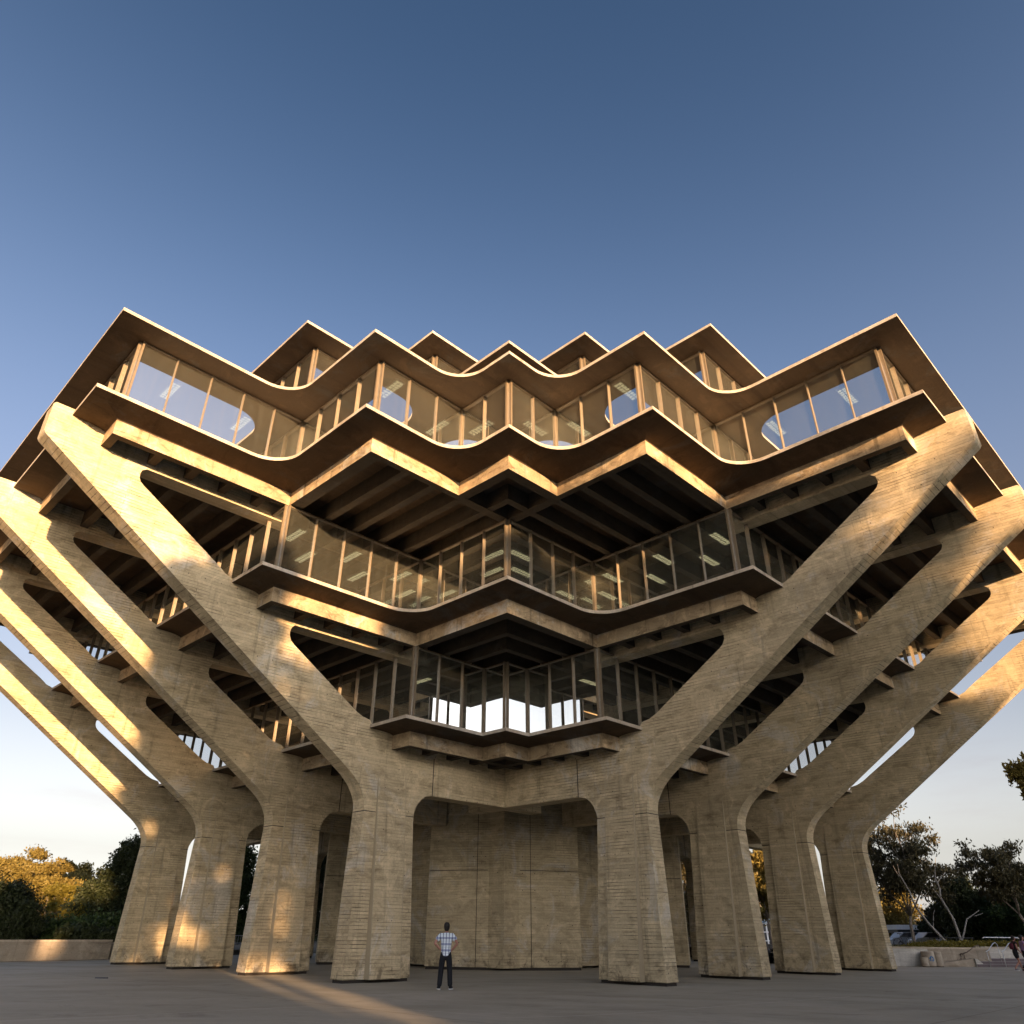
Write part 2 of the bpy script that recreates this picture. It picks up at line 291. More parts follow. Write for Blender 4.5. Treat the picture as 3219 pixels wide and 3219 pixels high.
def seam(label, pts, w):
    mb = MB(); pts = [W(u, v, .004) for u, v in pts]
    L, R = [], []
    for i, p in enumerate(pts):
        d = (pts[min(i+1, len(pts)-1)]-pts[max(i-1, 0)]).normalized(); n = Vector((-d.y, d.x, 0))*w/2; L.append(p+n); R.append(p-n)
    n = len(pts); o = obj('paving_joint', mesh('paving_joint', L+R, [(i, n+i, n+i+1, i+1) for i in range(n-1)]), M_SEAM); recalc(o.data); tag(o, label, kind='structure')
M_SEAM = plain('joint_filler', (.62, .56, .45, 1), .9, .2, 0, .35, 2.5); M_SEAMD = plain('saw_cut', (.16, .135, .10, 1), .95)
seam('pale joint across the foreground paving at left', [(46, 16.1), (36, 16.3), (30, 16.4), (28, 16.85), (25.1, 17.05), (23.9, 17.3), (23.25, 18.1), (22.5, 19.5), (22.2, 21), (22.1, 22.2), (20.8, 22.75), (19.2, 23.2), (16.2, 23.5), (10, 24.2)], .035)
M_SEAM, M_OLD = M_SEAMD, M_SEAM
for i_, v_ in enumerate((-12.5, 0.0, 28.5)): seam('narrow dark saw cut in the plaza paving', [(68, v_), (19.5 if v_ < 20 else -20, v_)], .02)
for u_ in (33.0, 23.2, 12.0): seam('narrow dark saw cut across the plaza paving', [(u_, -15 if u_ > 20 else 19.4), (u_, 70)], .02)

# ------------------------------------------------------------------ the library
LIB = empty('library_building', (0, 0, 0))
tag(LIB, 'brutalist concrete library with zigzag glazed terraces carried on leaning columns', 'building')
P_, S0, T = 6.692, 10.038, .723
F0 = S0+T/2
# plan offsets (metres from the centre): slab edge and beam/glass lines
A0, A1, A2, A3, A4 = 31.376, 12.603, 24.685, 17.947, 20.559
B0, B1, B2, B3, B4 = 30.271, 11.49, 23.573, 16.833, 19.489
C0, C1, C2 = 24.744, 12.617, 17.96
D0, D1, D2 = 23.628, 11.505, 16.889
E0, E1, E2 = 18.047, 12.694, 14.04
G0, G1, G2 = 16.88, 11.51, 12.873
Z4, Z5, Z6, Z7, Z8 = 8.722, 12.829, 16.874, 20.21, 24.25
Y4, Y5, Y6 = 7.933, 12.004, 16.034
TH = .13
def quad_path(conv):                               # conv: [(u,v) convex corners of the left half ... diagonal]
    out = []
    for i, (a, b) in enumerate(conv):
        out.append((a, b, 0))
        if i+1 < len(conv): out.append((conv[i+1][0], b, 1))
    if conv[-1][0] != conv[-1][1]: out.append((conv[-1][1], conv[-1][1], 1)); half = out[:-1]     # the diagonal corner is re-entrant
    else: half = out[:-1]
    return out + [(b, a, c) for a, b, c in reversed(half)]
def ring(conv, r, n=8, flat=False):
    """full closed plan outline; concave corners rounded with radius r (n points), or repeated when flat"""
    q = quad_path(conv); pts = []
    for k in range(4):
        for (u, v, c) in q:
            m = []
            if not c: m = [(u, v)]
            else:
                left = u > v                       # arc centre lies outside the building
                if flat or r <= 0: m = [(u, v)]*n
                else:
                    cu, cv = u+r, v+r
                    for i in range(n):
                        a = math.pi/2*(i/(n-1))
                        m.append((cu-r*math.sin(a), cv-r*math.cos(a)))
            for (x, y) in m:
                for _ in range(k): x, y = -y, x
                pts.append((x, y))
    return pts
def slab(name, conv, z, th, r, parent, edge=M_EDGE, soff=M_SOFF_SHADED):
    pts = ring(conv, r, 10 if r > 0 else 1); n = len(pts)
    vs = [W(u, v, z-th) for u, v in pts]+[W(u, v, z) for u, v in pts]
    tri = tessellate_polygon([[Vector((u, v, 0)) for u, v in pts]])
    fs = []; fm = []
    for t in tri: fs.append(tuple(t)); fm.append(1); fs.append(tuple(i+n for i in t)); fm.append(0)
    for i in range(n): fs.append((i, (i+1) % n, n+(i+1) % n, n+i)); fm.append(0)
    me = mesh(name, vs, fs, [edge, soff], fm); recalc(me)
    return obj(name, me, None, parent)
CA = [(A0, A1), (A2, A3), (A4, A4)]; CB = [(B0, B1), (B2, B3), (B4, B4)]
CC = [(C0, C1), (C2, C2)]; CD = [(D0, D1), (D2, D2)]
CE = [(E0, E1), (E2, E2)]; CG = [(G0, G1), (G2, G2)]
CR8 = [(C0, C1), (20.61, 15.95)]; CW7 = [(23.6, 11.5), (19.6, 14.93)]
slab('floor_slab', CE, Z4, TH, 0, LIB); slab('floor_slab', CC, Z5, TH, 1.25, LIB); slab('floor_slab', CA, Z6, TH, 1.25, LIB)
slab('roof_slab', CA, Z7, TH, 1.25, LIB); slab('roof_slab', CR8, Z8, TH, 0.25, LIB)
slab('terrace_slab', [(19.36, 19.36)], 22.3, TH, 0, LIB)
def inset(conv, d):
    return [(a-d, b-d) for a, b in conv]
def fascia(convb, conva, y, z, r, parent):
    n = 10 if r > 0 else 1
    pb = ring(convb, r, n, True); pa = ring(conva, r, n); pi = ring(inset(convb, .28), r, n, True)
    N = len(pb); zt = z-TH; zc = y+.55
    rows = [[W(u, v, zt) for u, v in pi], [W(u, v, y) for u, v in pi], [W(u, v, y) for u, v in pb], [W(u, v, zc) for u, v in pb]]
    for k in range(1, 9):
        a = math.pi/2*k/8; s = 1-math.cos(a)**.8; h = zc+(zt-.004-zc)*math.sin(a)
        rows.append([W(bu+(au-bu)*s*.985, bv+(av-bv)*s*.985, h) for (bu, bv), (au, av) in zip(pb, pa)])
    vs = [p for row in rows for p in row]; fs = []; fm = []
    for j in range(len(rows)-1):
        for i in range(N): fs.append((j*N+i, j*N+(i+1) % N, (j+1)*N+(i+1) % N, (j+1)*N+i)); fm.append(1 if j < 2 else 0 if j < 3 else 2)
    me = mesh('fascia_beam', vs, fs, [M_BEAM, M_RIB_SHADED, M_SOFF_SHADED], fm)  # cove and underside faces take the colours with shade painted in
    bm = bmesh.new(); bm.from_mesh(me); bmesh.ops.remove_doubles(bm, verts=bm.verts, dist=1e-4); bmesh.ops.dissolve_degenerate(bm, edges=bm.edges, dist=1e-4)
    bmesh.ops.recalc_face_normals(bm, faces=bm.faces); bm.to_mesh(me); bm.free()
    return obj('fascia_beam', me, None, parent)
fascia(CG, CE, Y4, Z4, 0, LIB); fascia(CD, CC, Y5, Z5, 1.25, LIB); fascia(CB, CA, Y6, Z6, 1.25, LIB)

# sides: 0 left (out along u), 1 right (out along v), 2 far (-u), 3 far (-v)
def side(k, r, s, z):                              # r outward, s sideways (counter-clockwise)
    u, v = r, s
    for _ in range(k): u, v = -v, u
    return W(u, v, z)
# ribs under the floors
def ribs(bz, zt, u0, conv, inner, step=1.34, w=.15):
    b = conv; u = u0
    while u > inner:
        if u > b[1][0] and len(b) > 1: lim = b[0][1]
        elif len(b) > 2 and u > b[2][0]: lim = b[1][1]
        else: lim = None
        for k in range(4):
            e0 = (lim-.28) if lim else u+w
            e1 = (lim-.28) if lim else u-w          # butt joints where two sides' ribs meet
            mb = MB(); vs = [side(k, u+a, s, z) for z in (bz, zt) for s in (-e1, e0) for a in (-w, w)]
            mb.add(vs, [(0, 2, 3, 1), (4, 5, 7, 6), (0, 1, 5, 4), (2, 6, 7, 3), (0, 4, 6, 2), (1, 3, 7, 5)])
            obj('ceiling_rib', recalc(mb.me('ceiling_rib')), M_RIB_SHADED, LIB)
        u -= step
ribs(Y6+.03, Z6-TH+.002, 28.55, CB, 10.5); ribs(Y5+.03, Z5-TH+.002, 21.9, CD, 10.5); ribs(Y4+.03, Z4-TH+.002, 15.16, CG, 10.5)
def cross(zb, zt, at, frm, to):                    # beams running in from the re-entrant corners
    for k in range(4):
        for mir in (0, 1):
            mb = MB()
            def pt(a, s, z):
                return side(k, a, s, z) if not mir else side(k, s, a, z)
            vs = [pt(a, at-.2+s, z) for z in (zb+.004*mir, zt) for s in (-.2, .2) for a in (frm, to)]
            mb.add(vs, [(0, 2, 3, 1), (4, 5, 7, 6), (0, 1, 5, 4), (2, 6, 7, 3), (0, 4, 6, 2), (1, 3, 7, 5)])
            obj('ceiling_beam', recalc(mb.me('ceiling_beam')), M_RIB_SHADED, LIB)
cross(Y6+.012, Z6-TH+.001, B3, B4-.27, 14.2); cross(Y4+.012, Z4-TH+.001, G1, G2-.27, 10.0)

# leaning columns: one profile (r, z), with two openings
ARC = [(17.95, 5.53), (17.96, 5.77), (18.02, 6.0), (18.14, 6.23), (18.33, 6.49), (18.55, 6.70), (18.80, 6.90), (19.05, 7.065), (19.35, 7.27)]
OUTER = [(18.175, .1)]+ARC+[(31.93, 15.74), (31.99, 15.84), (32.0, 16.92), (31.93, 17.0), (30.6, 17.0), (30.6, 16.80), (8.0, 16.80), (8.0, 6.42), (14.68, 6.42), (14.98, 6.36), (15.22, 6.21), (15.42, 5.97), (15.53, 5.71), (15.56, 5.53), (15.27, .1)]
HOLE_A = [(24.84, 12.89), (25.05, 12.965), (25.20, 13.08), (25.45, 13.25), (28.60, 15.20), (28.72, 15.30), (28.785, 15.43), (28.80, 15.58), (28.77, 15.74), (28.62, 15.85), (12.0, 15.85), (12.0, 12.79), (24.6, 12.79)]
HOLE_B = [(18.05, 8.90), (18.42, 8.975), (18.78, 9.135), (19.1, 9.34), (21.85, 11.05), (22.02, 11.19), (22.10, 11.36), (22.11, 11.54), (22.06, 11.70), (21.95, 11.82), (11.5, 11.82), (11.5, 8.69), (17.9, 8.69)]
def bent_mesh(k, s):
    e = .004*(k % 2); loops = [OUTER, HOLE_A, HOLE_B]
    tri = tessellate_polygon([[Vector((r, z, 0)) for r, z in lp] for lp in loops])
    flat = [q for lp in loops for q in lp]; n = len(flat)
    vs = [side(k, r, s-T/2, z+e) for r, z in flat]+[side(k, r, s+T/2, z+e) for r, z in flat]
    fs = [tuple(t) for t in tri]+[tuple(i+n for i in t) for t in tri]; o = 0
    for lp in loops:
        m = len(lp)
        for i in range(m): a, b = o+i, o+(i+1) % m; fs.append((a, b, b+n, a+n))
        o += m
    me = mesh('leaning_column', vs, fs); recalc(me)
    return me
def outer_r(z): return 18.175+(17.95-18.175)*(z-.1)/5.43
def inner_r(z): return 15.27+(15.56-15.27)*(z-.1)/5.43
for k in range(4):
    for j in range(4):
        s = S0-j*P_ if k != 1 else -(S0-j*P_)
        col = obj('leaning_column', bent_mesh(k, s), M_BENT, LIB)
        for sg in (1, -1):                          # flaring pilaster on each face
            f = s+sg*T/2
            rr = [(0.1, .28, 17.28, 15.92), (5.5, .085, 17.38, 16.02), (7.0, .004, 17.41, 16.07)]
            vs = []
            for z, pr, ro, ri in rr:
                vs += [side(k, ro, f-sg*.02, z), side(k, ro, f+sg*pr, z), side(k, ri, f+sg*pr, z), side(k, ri, f-sg*.02, z)]
            fs = [(0, 1, 2, 3), (8, 11, 10, 9)]
            for i in (0, 4):
                for a in range(4): fs.append((i+a, i+(a+1) % 4, i+4+(a+1) % 4, i+4+a))
            obj('pilaster', recalc(mesh('pilaster', vs, fs)), M_BENT, col)
            # shadow grooves along the pilaster's edges, and the pour joint across it
            for rA, rB, rC in ((17.28, 17.38, 17.41), (15.92, 16.02, 16.07)):
                q_ = [(.1, .28, rA), (5.5, .085, rB), (7.0, .004, rC)]; vs = []
                for z, pr, r in q_: vs += [side(k, r-.010, f+sg*(pr+.002), z), side(k, r+.010, f+sg*(pr+.002), z), side(k, r+.010, f-sg*.02, z), side(k, r-.010, f-sg*.02, z)]
                fs = [(0, 1, 2, 3), (8, 11, 10, 9)]
                for i in (0, 4):
                    for a in range(4): fs.append((i+a, i+(a+1) % 4, i+4+(a+1) % 4, i+4+a))
                obj('edge_groove', recalc(mesh('edge_groove', vs, fs)), M_GROOVE, col)
            vs = [side(k, r, f+sg*a, z) for z in (5.516, 5.544) for r, a in ((16.0, 0), (17.4, 0), (17.4, .09), (16.0, .09))]
            obj('joint_line', recalc(mesh('joint_line', vs, [(0, 3, 2, 1), (4, 5, 6, 7), (0, 1, 5, 4), (1, 2, 6, 5), (2, 3, 7, 6), (3, 0, 4, 7)])), M_GROOVE, col)
        # construction joint: thin dark groove line standing in the surface as a recessed strip
        mb = MB()
        vs = [side(k, r, s+a, z) for z in (0, .1) for r, a in ((18.12, -T/2+.05), (18.12, T/2-.05), (15.33, T/2-.05), (15.33, -T/2+.05))]
        mb.add(vs, [(0, 3, 2, 1), (4, 5, 6, 7), (0, 1, 5, 4), (1, 2, 6, 5), (2, 3, 7, 6), (3, 0, 4, 7)])
        obj('plinth', recalc(mb.me('plinth')), M_DARKGAP, col)
        for z, w in ((5.53, .014),):
            vs = [side(k, r, s+a, zz) for zz in (z-w, z+w) for r, a in ((outer_r(5.53)+.004, -T/2-.006), (outer_r(5.53)+.004, T/2+.006), (15.548, T/2+.006), (15.548, -T/2-.006))]
            obj('joint_line', recalc(mesh('joint_line', vs, [(0, 3, 2, 1), (4, 5, 6, 7), (0, 1, 5, 4), (1, 2, 6, 5), (2, 3, 7, 6), (3, 0, 4, 7)])), M_DARKGAP, col)
        for sg in (1, -1):                          # vertical joint in the beam
            f = s+sg*T/2
            vs = [side(k, r, f+sg*a, z) for z in (6.42, 7.9) for r, a in ((14.62, -.01), (14.66, -.01), (14.66, .005), (14.62, .005))]
            obj('joint_line', recalc(mesh('joint_line', vs, [(0, 3, 2, 1), (4, 5, 6, 7), (0, 1, 5, 4), (1, 2, 6, 5), (2, 3, 7, 6), (3, 0, 4, 7)])), M_DARKGAP, col)

# core: four drum-shaped bays with recesses between
def drum(name, r, a0, a1, z0, z1, thick, n, mat, parent):
    vs = []; fs = []
    for i in range(n+1):
        a = rad(a0+(a1-a0)*i/n)
        for rr in (r, r-thick):
            for z in (z0, z1): vs.append(W(rr*math.cos(a), rr*math.sin(a), z))
    for i in range(n):
        b = i*4; c = b+4; fs += [(b, c, c+1, b+1), (b+2, b+3, c+3, c+2), (b+1, c+1, c+3, b+3), (b, b+2, c+2, c)]
    fs += [(0, 1, 3, 2), (n*4, n*4+2, n*4+3, n*4+1)]
    return obj(name, recalc(mesh(name, vs, fs)), mat, parent)
for k in range(4):
    R = 8.62 if k == 0 else 10.6
    h0 = 45+90*k; spans = [(-26.6, -9.0), (-9.0, 9.0), (9.0, 26.6)] if k == 0 else [(-19, -6.4), (-6.4, 6.4), (6.4, 19)]
    for (a, b) in spans:
        g = .12
        lo = drum('core_panel', R, h0+a+g, h0+b-g, .12, 4.30, 1.2, 6, M_CORE, LIB); drum('core_panel', R, h0+a+g, h0+b-g, 4.335, 8.58, 1.2, 6, M_CORE, LIB)
    drum('core_joint', R-.05, h0+spans[0][0]+.3, h0+spans[2][1]-.3, 0, 8.57, 1.0, 14, M_DARKGAP, LIB)
mb = MB(); mb.abox((-6.6, -6.6, .1), (6.6, 6.6, 8.58)); obj('core_wall', mb.me('core_wall'), M_CORE, LIB)
mb = MB(); mb.abox((-6.5, -6.5, 8.73), (6.5, 6.5, 24.1)); obj('core_wall', mb.me('core_wall'), M_INT, LIB)
mb = MB(); mb.abox((-11.2, -11.2, Z5+.01), (11.2, 11.2, 15.9)); obj('interior_wall', mb.me('interior_wall'), M_INT, LIB)
mb = MB(); mb.abox((-15.2, -15.2, Z6+.01), (15.2, 15.2, Z7-TH-.01)); obj('interior_wall', mb.me('interior_wall'), M_INT, LIB)

# windows
MOD = 1.3396
def glaz(conv, z0, z1, near_only_parts=True):
    q = quad_path(conv); nseg = len(q)
    far_g, far_m = MB(), MB()
    for k in range(4):
        pts = []
        for (u, v, c) in q:
            x, y = u, v
            for _ in range(k): x, y = -y, x
            pts.append((x, y, c))
        x, y = q[0][0], q[0][1]
        for _ in range(k+1): x, y = -y, x
        pts.append((x, y, 0))
        near = k == 0
        for i in range(len(pts)-1):
            a = Vector(W(pts[i][0], pts[i][1], 0)); b = Vector(W(pts[i+1][0], pts[i+1][1], 0)); d = b-a; L = d.length; d.normalize()
            nrm = Vector((d.y, -d.x, 0)); mid = (a+b)/2
            # outward normal
            test = W(*[(pts[i][0]+pts[i+1][0])/2, (pts[i][1]+pts[i+1][1])/2], 0)
            if nrm.dot(Vector((test.x, test.y, 0))) < 0: nrm = -nrm
            n = max(1, round(L/MOD)); st = L/n
            longface = L > 15
            vis = near or (k == 3 and longface) or (k == 3 and i >= len(pts)-3) or (k == 1 and i < 2 and False)
            vis = vis or (k == 0)
            for j in range(n):
                p0 = a+d*(st*j); p1 = a+d*(st*(j+1))
                c = (p0+p1)/2+Vector((0, 0, (z0+z1)/2))
                if vis:
                    e_ = [nrm*rng.uniform(-.006, .006) for _ in range(3)]; e_.append(e_[0]-e_[1]+e_[2]); mb = MB(); mb.add([p0+e_[0]+Vector((0, 0, z0)), p1+e_[1]+Vector((0, 0, z0)), p1+e_[2]+Vector((0, 0, z1)), p0+e_[3]+Vector((0, 0, z1))], [(0, 1, 2, 3)]); obj('window_pane', mb.me('window_pane'), M_GLASS, LIB)
                else: far_g.add([p0+Vector((0, 0, z0)), p1+Vector((0, 0, z0)), p1+Vector((0, 0, z1)), p0+Vector((0, 0, z1))], [(0, 1, 2, 3)])
                if j > 0:
                    m = MB() if vis else far_m
                    m.box(p0+nrm*.03+Vector((0, 0, (z0+z1)/2)), d*.017, nrm*.050, (0, 0, (z1-z0)/2))
                    if vis: obj('mullion', m.me('mullion'), M_MULL, LIB)
            # head and sill rails
            for zz in (z0+.035, z1-.045):
                m = MB() if vis else far_m
                m.box(mid+nrm*.03+Vector((0, 0, zz)), d*(L/2-.12), nrm*.04, (0, 0, .026))
                if vis: obj('window_rail', m.me('window_rail'), M_MULL, LIB)
            # corner posts: two uprights with a gap at outer corners, one slim upright at inner corners
            for (q0, dr, cc) in ((a, d, pts[i][2]), (b, -d, pts[i+1][2])):
                m = MB() if vis else far_m
                if cc: m.box(q0+dr*.035+nrm*.03+Vector((0, 0, (z0+z1)/2)), d*.024, nrm*.045, (0, 0, (z1-z0)/2))
                else: m.box(q0+dr*.062+nrm*.03+Vector((0, 0, (z0+z1)/2)), d*.036, nrm*.065, (0, 0, (z1-z0)/2))
                if vis: obj('corner_post', m.me('corner_post'), M_MULL, LIB)
    tag(obj('far_glazing', far_g.me('far_glazing'), M_GLASS, LIB), kind='stuff'); tag(obj('far_mullions', far_m.me('far_mullions'), M_MULL, LIB), kind='stuff')
glaz(CG, Z4, 11.99); glaz(CD, Z5, 16.02); glaz(CB, Z6, Z7-TH); glaz(CW7, Z7, Z8-TH)

# louvred strip lights on the ceilings
lm = MB(); L_, W_ = .62, .17
for i in range(8):
    for j in (0, 1):
        x0 = -L_+i*2*L_/8+.02; x1 = -L_+(i+1)*2*L_/8-.02; y0 = -W_+j*W_+.015; y1 = y0+W_-.03
        lm.add([(x0, y0, -.004), (x0, y1, -.004), (x1, y1, -.004), (x1, y0, -.004)], [(0, 1, 2, 3)], 0)
lm.abox((-L_-.03, -W_-.03, 0), (L_+.03, W_+.03, .09), 1)
light_me = lm.me('ceiling_light', [M_LAMP, M_LOUV])
def light(u, v, z, along_v):
    o = obj('ceiling_light', light_me, None, LIB, W(u, v, z)); o.rotation_euler = (0, 0, 0 if along_v else math.pi/2)
for i in range(4):
    for (u, v) in ((22.75-2.68*i, 10.75), (21.4-2.68*i, 9.35)):
        if u > 13.2: light(u, v, 15.3, True); light(v, u, 15.3, False)
for (u, v) in ((16.0, 15.2), (14.9, 14.0)): light(u, v, 15.3, True); light(v, u, 15.3, False)
for (u, v) in ((28.4, 9.6), (25.4, 9.6), (22.4, 15.9), (19.5, 15.3), (18.2, 16.6), (22.4, 10.2)): light(u, v, 19.98, True); light(v, u, 19.98, False)
light(14.6, 9.2, 11.5, True); light(9.2, 14.6, 11.5, False)

# ------------------------------------------------------------------ trees and shrubs
def leaves(mb, clumps, size, rg, aspect=2.0, droop=.0, shell=.35):
    """leaf-sized quads spread through ellipsoid clumps: (centre, (rx, ry, rz), count)"""
    for c, r, n in clumps:
        c = Vector(c)
        for _ in range(n):
            p = Vector((rg.gauss(0, .52), rg.gauss(0, .52), rg.gauss(0, .52)))
            if shell > .3: p = Vector((rg.uniform(-1, 1), rg.uniform(-1, 1), rg.gauss(0, .5)))
            p = Vector((p.x*r[0], p.y*r[1], p.z*r[2]))+c
            a = Vector((rg.gauss(0, 1), rg.gauss(0, 1), rg.gauss(0, 1)-droop*2)).normalized()
            b = a.cross(Vector((rg.gauss(0, 1), rg.gauss(0, 1), rg.gauss(0, 1)))).normalized()
            s = size*rg.uniform(.6, 1.4); a *= s*aspect/2; b *= s/2
            i = len(mb.v); mb.v += [tuple(p-a), tuple(p-a*.1+b), tuple(p+a), tuple(p-a*.1-b)]; mb.f.append((i, i+1, i+2, i+3)); mb.m.append(0)
def limb(mb, a, b, r0, r1, rg, bend=.12, n=5):
    a, b = Vector(a), Vector(b); L = (b-a).length; o = Vector((rg.uniform(-1, 1), rg.uniform(-1, 1), rg.uniform(-.3, .3)))*L*bend
    pts = [a.lerp(b, i/n)+o*math.sin(math.pi*i/n)+Vector((rg.uniform(-1, 1), rg.uniform(-1, 1), 0))*L*.012*(0 < i < n) for i in range(n+1)]
    mb.tube(pts, [r0+(r1-r0)*i/n for i in range(n+1)], 7); return pts
def tree(name, label, loc, H, R, kind, leaf, bark, seed, group, lean=(0, 0), leafsize=.32, dens=1.0):
    if loc.x < 60 or loc.y > 30: leafsize *= .55; dens *= 2.3
    rg = random.Random(seed); root = empty(name, loc); tag(root, label, 'tree' if name.endswith('tree') else 'shrub', group)
    tb, cb = MB(), MB(); L = Vector((lean[0], lean[1], 0)); clumps = []
    if kind == 'gum':                              # tall open gum: forked pale trunks, tufts of foliage at the ends
        fork = Vector((L.x*.35, L.y*.35, H*.28)); limb(tb, (0, 0, -.1), fork, H*.015, H*.011, rg, .05)
        for i in range(5):
            a = i*2.4+rg.uniform(-.4, .4); top = Vector((L.x+math.cos(a)*R*rg.uniform(.25, .75), L.y+math.sin(a)*R*rg.uniform(.25, .75), H*rg.uniform(.68, .92)))
            pts = limb(tb, fork, top, H*.0075, H*.003, rg, .1)
            for q in range(17):
                f = rg.uniform(.40, 1.08); p = fork.lerp(top, f)+Vector((rg.gauss(0, 1), rg.gauss(0, 1), rg.gauss(.15, .7)))*R*.24
                limb(tb, fork.lerp(top, f*.85), p, H*.0035, H*.0014, rg, .1, 3)
                s = R*rg.uniform(.08, .17); clumps.append((p, (s*1.5, s*1.5, s*rg.uniform(.6, .95)), int(80*dens*(s/.5)**1.5*rg.uniform(.5, 1.5))))
                clumps.append((p-Vector((0, 0, s*.8)), (s*.8, s*.8, s*.9), int(18*dens)))
        leaves(cb, clumps, leafsize, rg, 2.8, .6, .0)
    elif kind == 'dome':                           # rounded crowns like umbrellas on bare limbs
        fork = Vector((0, 0, H*.35)); limb(tb, (0, 0, -.1), fork, H*.03, H*.022, rg, .05)
        for i in range(7):
            a = i*2.4; rr = R*(.0 if i == 0 else rg.uniform(.4, .8)); top = Vector((math.cos(a)*rr, math.sin(a)*rr, H*(.86 if i == 0 else rg.uniform(.55, .82))))
            limb(tb, fork, top, H*.012, H*.004, rg, .08)
            s = R*rg.uniform(.36, .5); 
            for _ in range(16):
                b_ = rg.uniform(0, 6.28); e_ = rg.uniform(-.35, 1.0); c_ = math.sqrt(max(0, 1-e_*e_)); t_ = s*rg.uniform(.22, .40)
                clumps.append((top+Vector((math.cos(b_)*c_*s*.8, math.sin(b_)*c_*s*.8, e_*s*.6)), (t_, t_, t_*.7), int(70*dens*t_*rg.uniform(.4, 1.4))))
        leaves(cb, clumps, leafsize, rg, 1.9, 0, .0)
    elif kind == 'bush':                           # dense from the ground up
        limb(tb, (0, 0, -.1), (0, 0, H*.6), H*.03, H*.01, rg, .05)
        for i in range(46):
            a = i*2.4; f = (i+.5)/46; rr = R*math.sqrt(rg.random())*.85; zz = H*(.10+.82*f)
            rr *= 1.0 if f < .7 else .55
            s = R*rg.uniform(.14, .30); p = Vector((math.cos(a)*rr, math.sin(a)*rr, zz)); limb(tb, (0, 0, H*.12), p, H*.012, H*.003, rg, .1, 3)
            clumps.append((p, (s, s, s*.8), int(190*dens*max(.3, s))))
        leaves(cb, clumps, leafsize, rg, 1.9, .1, .1)
    elif kind == 'tall':                           # dense tall crown on a trunk
        limb(tb, (0, 0, -.1), (L.x, L.y, H*.8), H*.022, H*.006, rg, .04, 6)
        for i in range(56):
            a = i*2.4; f = (i+.5)/56; zz = H*(.13+.79*f); rr = R*rg.uniform(.25, .8)*(1-.55*max(0, f-.45)/.55)
            p = Vector((L.x*f+math.cos(a)*rr, L.y*f+math.sin(a)*rr, zz)); s = R*rg.uniform(.13, .29)
            limb(tb, (L.x*f*.8, L.y*f*.8, zz-H*.06), p, H*.006, H*.002, rg, .08, 3)
            clumps.append((p, (s, s, s*.85), int(120*dens*max(.35, s))))
        leaves(cb, clumps, leafsize, rg, 2.0, .3, .1)
    obj('trunk', tb.me('trunk', [bark], True), None, root); obj('crown', cb.me('crown', [leaf]), None, root)
    return root

LG, RG = 'trees beyond the low wall on the left', 'trees beyond the planter on the right'
tree('gum_tree', 'sunlit orange gum with umbrella crown, tallest of the lit clump left of the columns', W(13.3, -47.1, -.5), 8.4, 3.6, 'dome', M_LEAF_OL, M_BARK, 11, LG, leafsize=.22, dens=2.6)
tree('gum_tree', 'sunlit rounded gum just right of the tallest lit tree on the left', W(12.2, -42.5, -.5), 7.7, 3.0, 'dome', M_LEAF_OL, M_BARK, 12, LG, leafsize=.22, dens=2.6)
tree('gum_tree', 'sunlit orange tree at the left edge of the picture', W(17.0, -43.0, -.5), 7.2, 3.6, 'dome', M_LEAF_OL, M_BARK, 13, LG, leafsize=.22, dens=2.6)
tree('gum_tree', 'broad sunlit tree low in the gap of the left tree line', W(7.4, -55.7, -.5), 7.0, 4.4, 'bush', M_LEAF_OL, M_BARK, 14, LG, leafsize=.24, dens=2.4)
tree('gum_tree', 'wispy orange tree with a pointed top behind the left clump', W(4.6, -60.1, -.5), 8.6, 3.0, 'tall', M_LEAF_OL, M_BARK, 15, LG, leafsize=.24, dens=1.6)
tree('gum_tree', 'thin pinkish orange treetop beside the dark tree at the columns', W(2.2, -58.8, -.5), 8.4, 2.6, 'tall', M_LEAF_OL, M_BARK, 16, LG, leafsize=.24, dens=1.3)
tree('gum_tree', 'sunlit amber tree filling the middle of the left tree line', W(11.0, -46.0, -.5), 6.2, 3.8, 'bush', M_LEAF_OL, M_BARK, 17, LG, leafsize=.22, dens=2.4)
tree('yellow_tree', 'small golden yellow tree with bare stems in front of the lit trees', W(14.4, -31.8, .2), 4.4, 1.7, 'dome', M_LEAF_YE, M_BARK, 18, LG, leafsize=.16, dens=5)
tree('dark_shrub', 'big dark rounded shrub above the low wall at far left', W(20.2, -24.6, .3), 3.7, 2.9, 'bush', M_LEAF_DK, M_BARKD, 19, LG, leafsize=.16, dens=4.5)
tree('dark_shrub', 'dark shrub below the red blossoms at the left edge', W(22.4, -25.0, .3), 3.0, 2.2, 'bush', M_LEAF_DK, M_BARKD, 20, LG, leafsize=.16, dens=4.5)
tree('dark_tree', 'tall dark tree right beside the leftmost column', W(10.9, -29.3, .2), 8.0, 2.7, 'tall', M_LEAF_DK, M_BARK, 21, LG, leafsize=.20, dens=3.2)
tree('dark_tree', 'low spreading dark tree between the hedge and the tall dark tree', W(13.4, -27.6, .2), 4.5, 2.6, 'bush', M_LEAF_DK, M_BARK, 22, LG, leafsize=.18, dens=4)
tree('dark_tree', 'dark tree seen between the second and third columns from the left', W(1.0, -33.0, .2), 8.6, 3.6, 'tall', M_LEAF_GR, M_BARK, 23, LG, leafsize=.22, dens=3)
tree('dark_tree', 'dark tree filling the narrow gap left of the concrete core', W(-9.0, -34.6, 0), 12.5, 3.4, 'tall', M_LEAF_DK, M_BARK, 24, LG, leafsize=.24, dens=3)
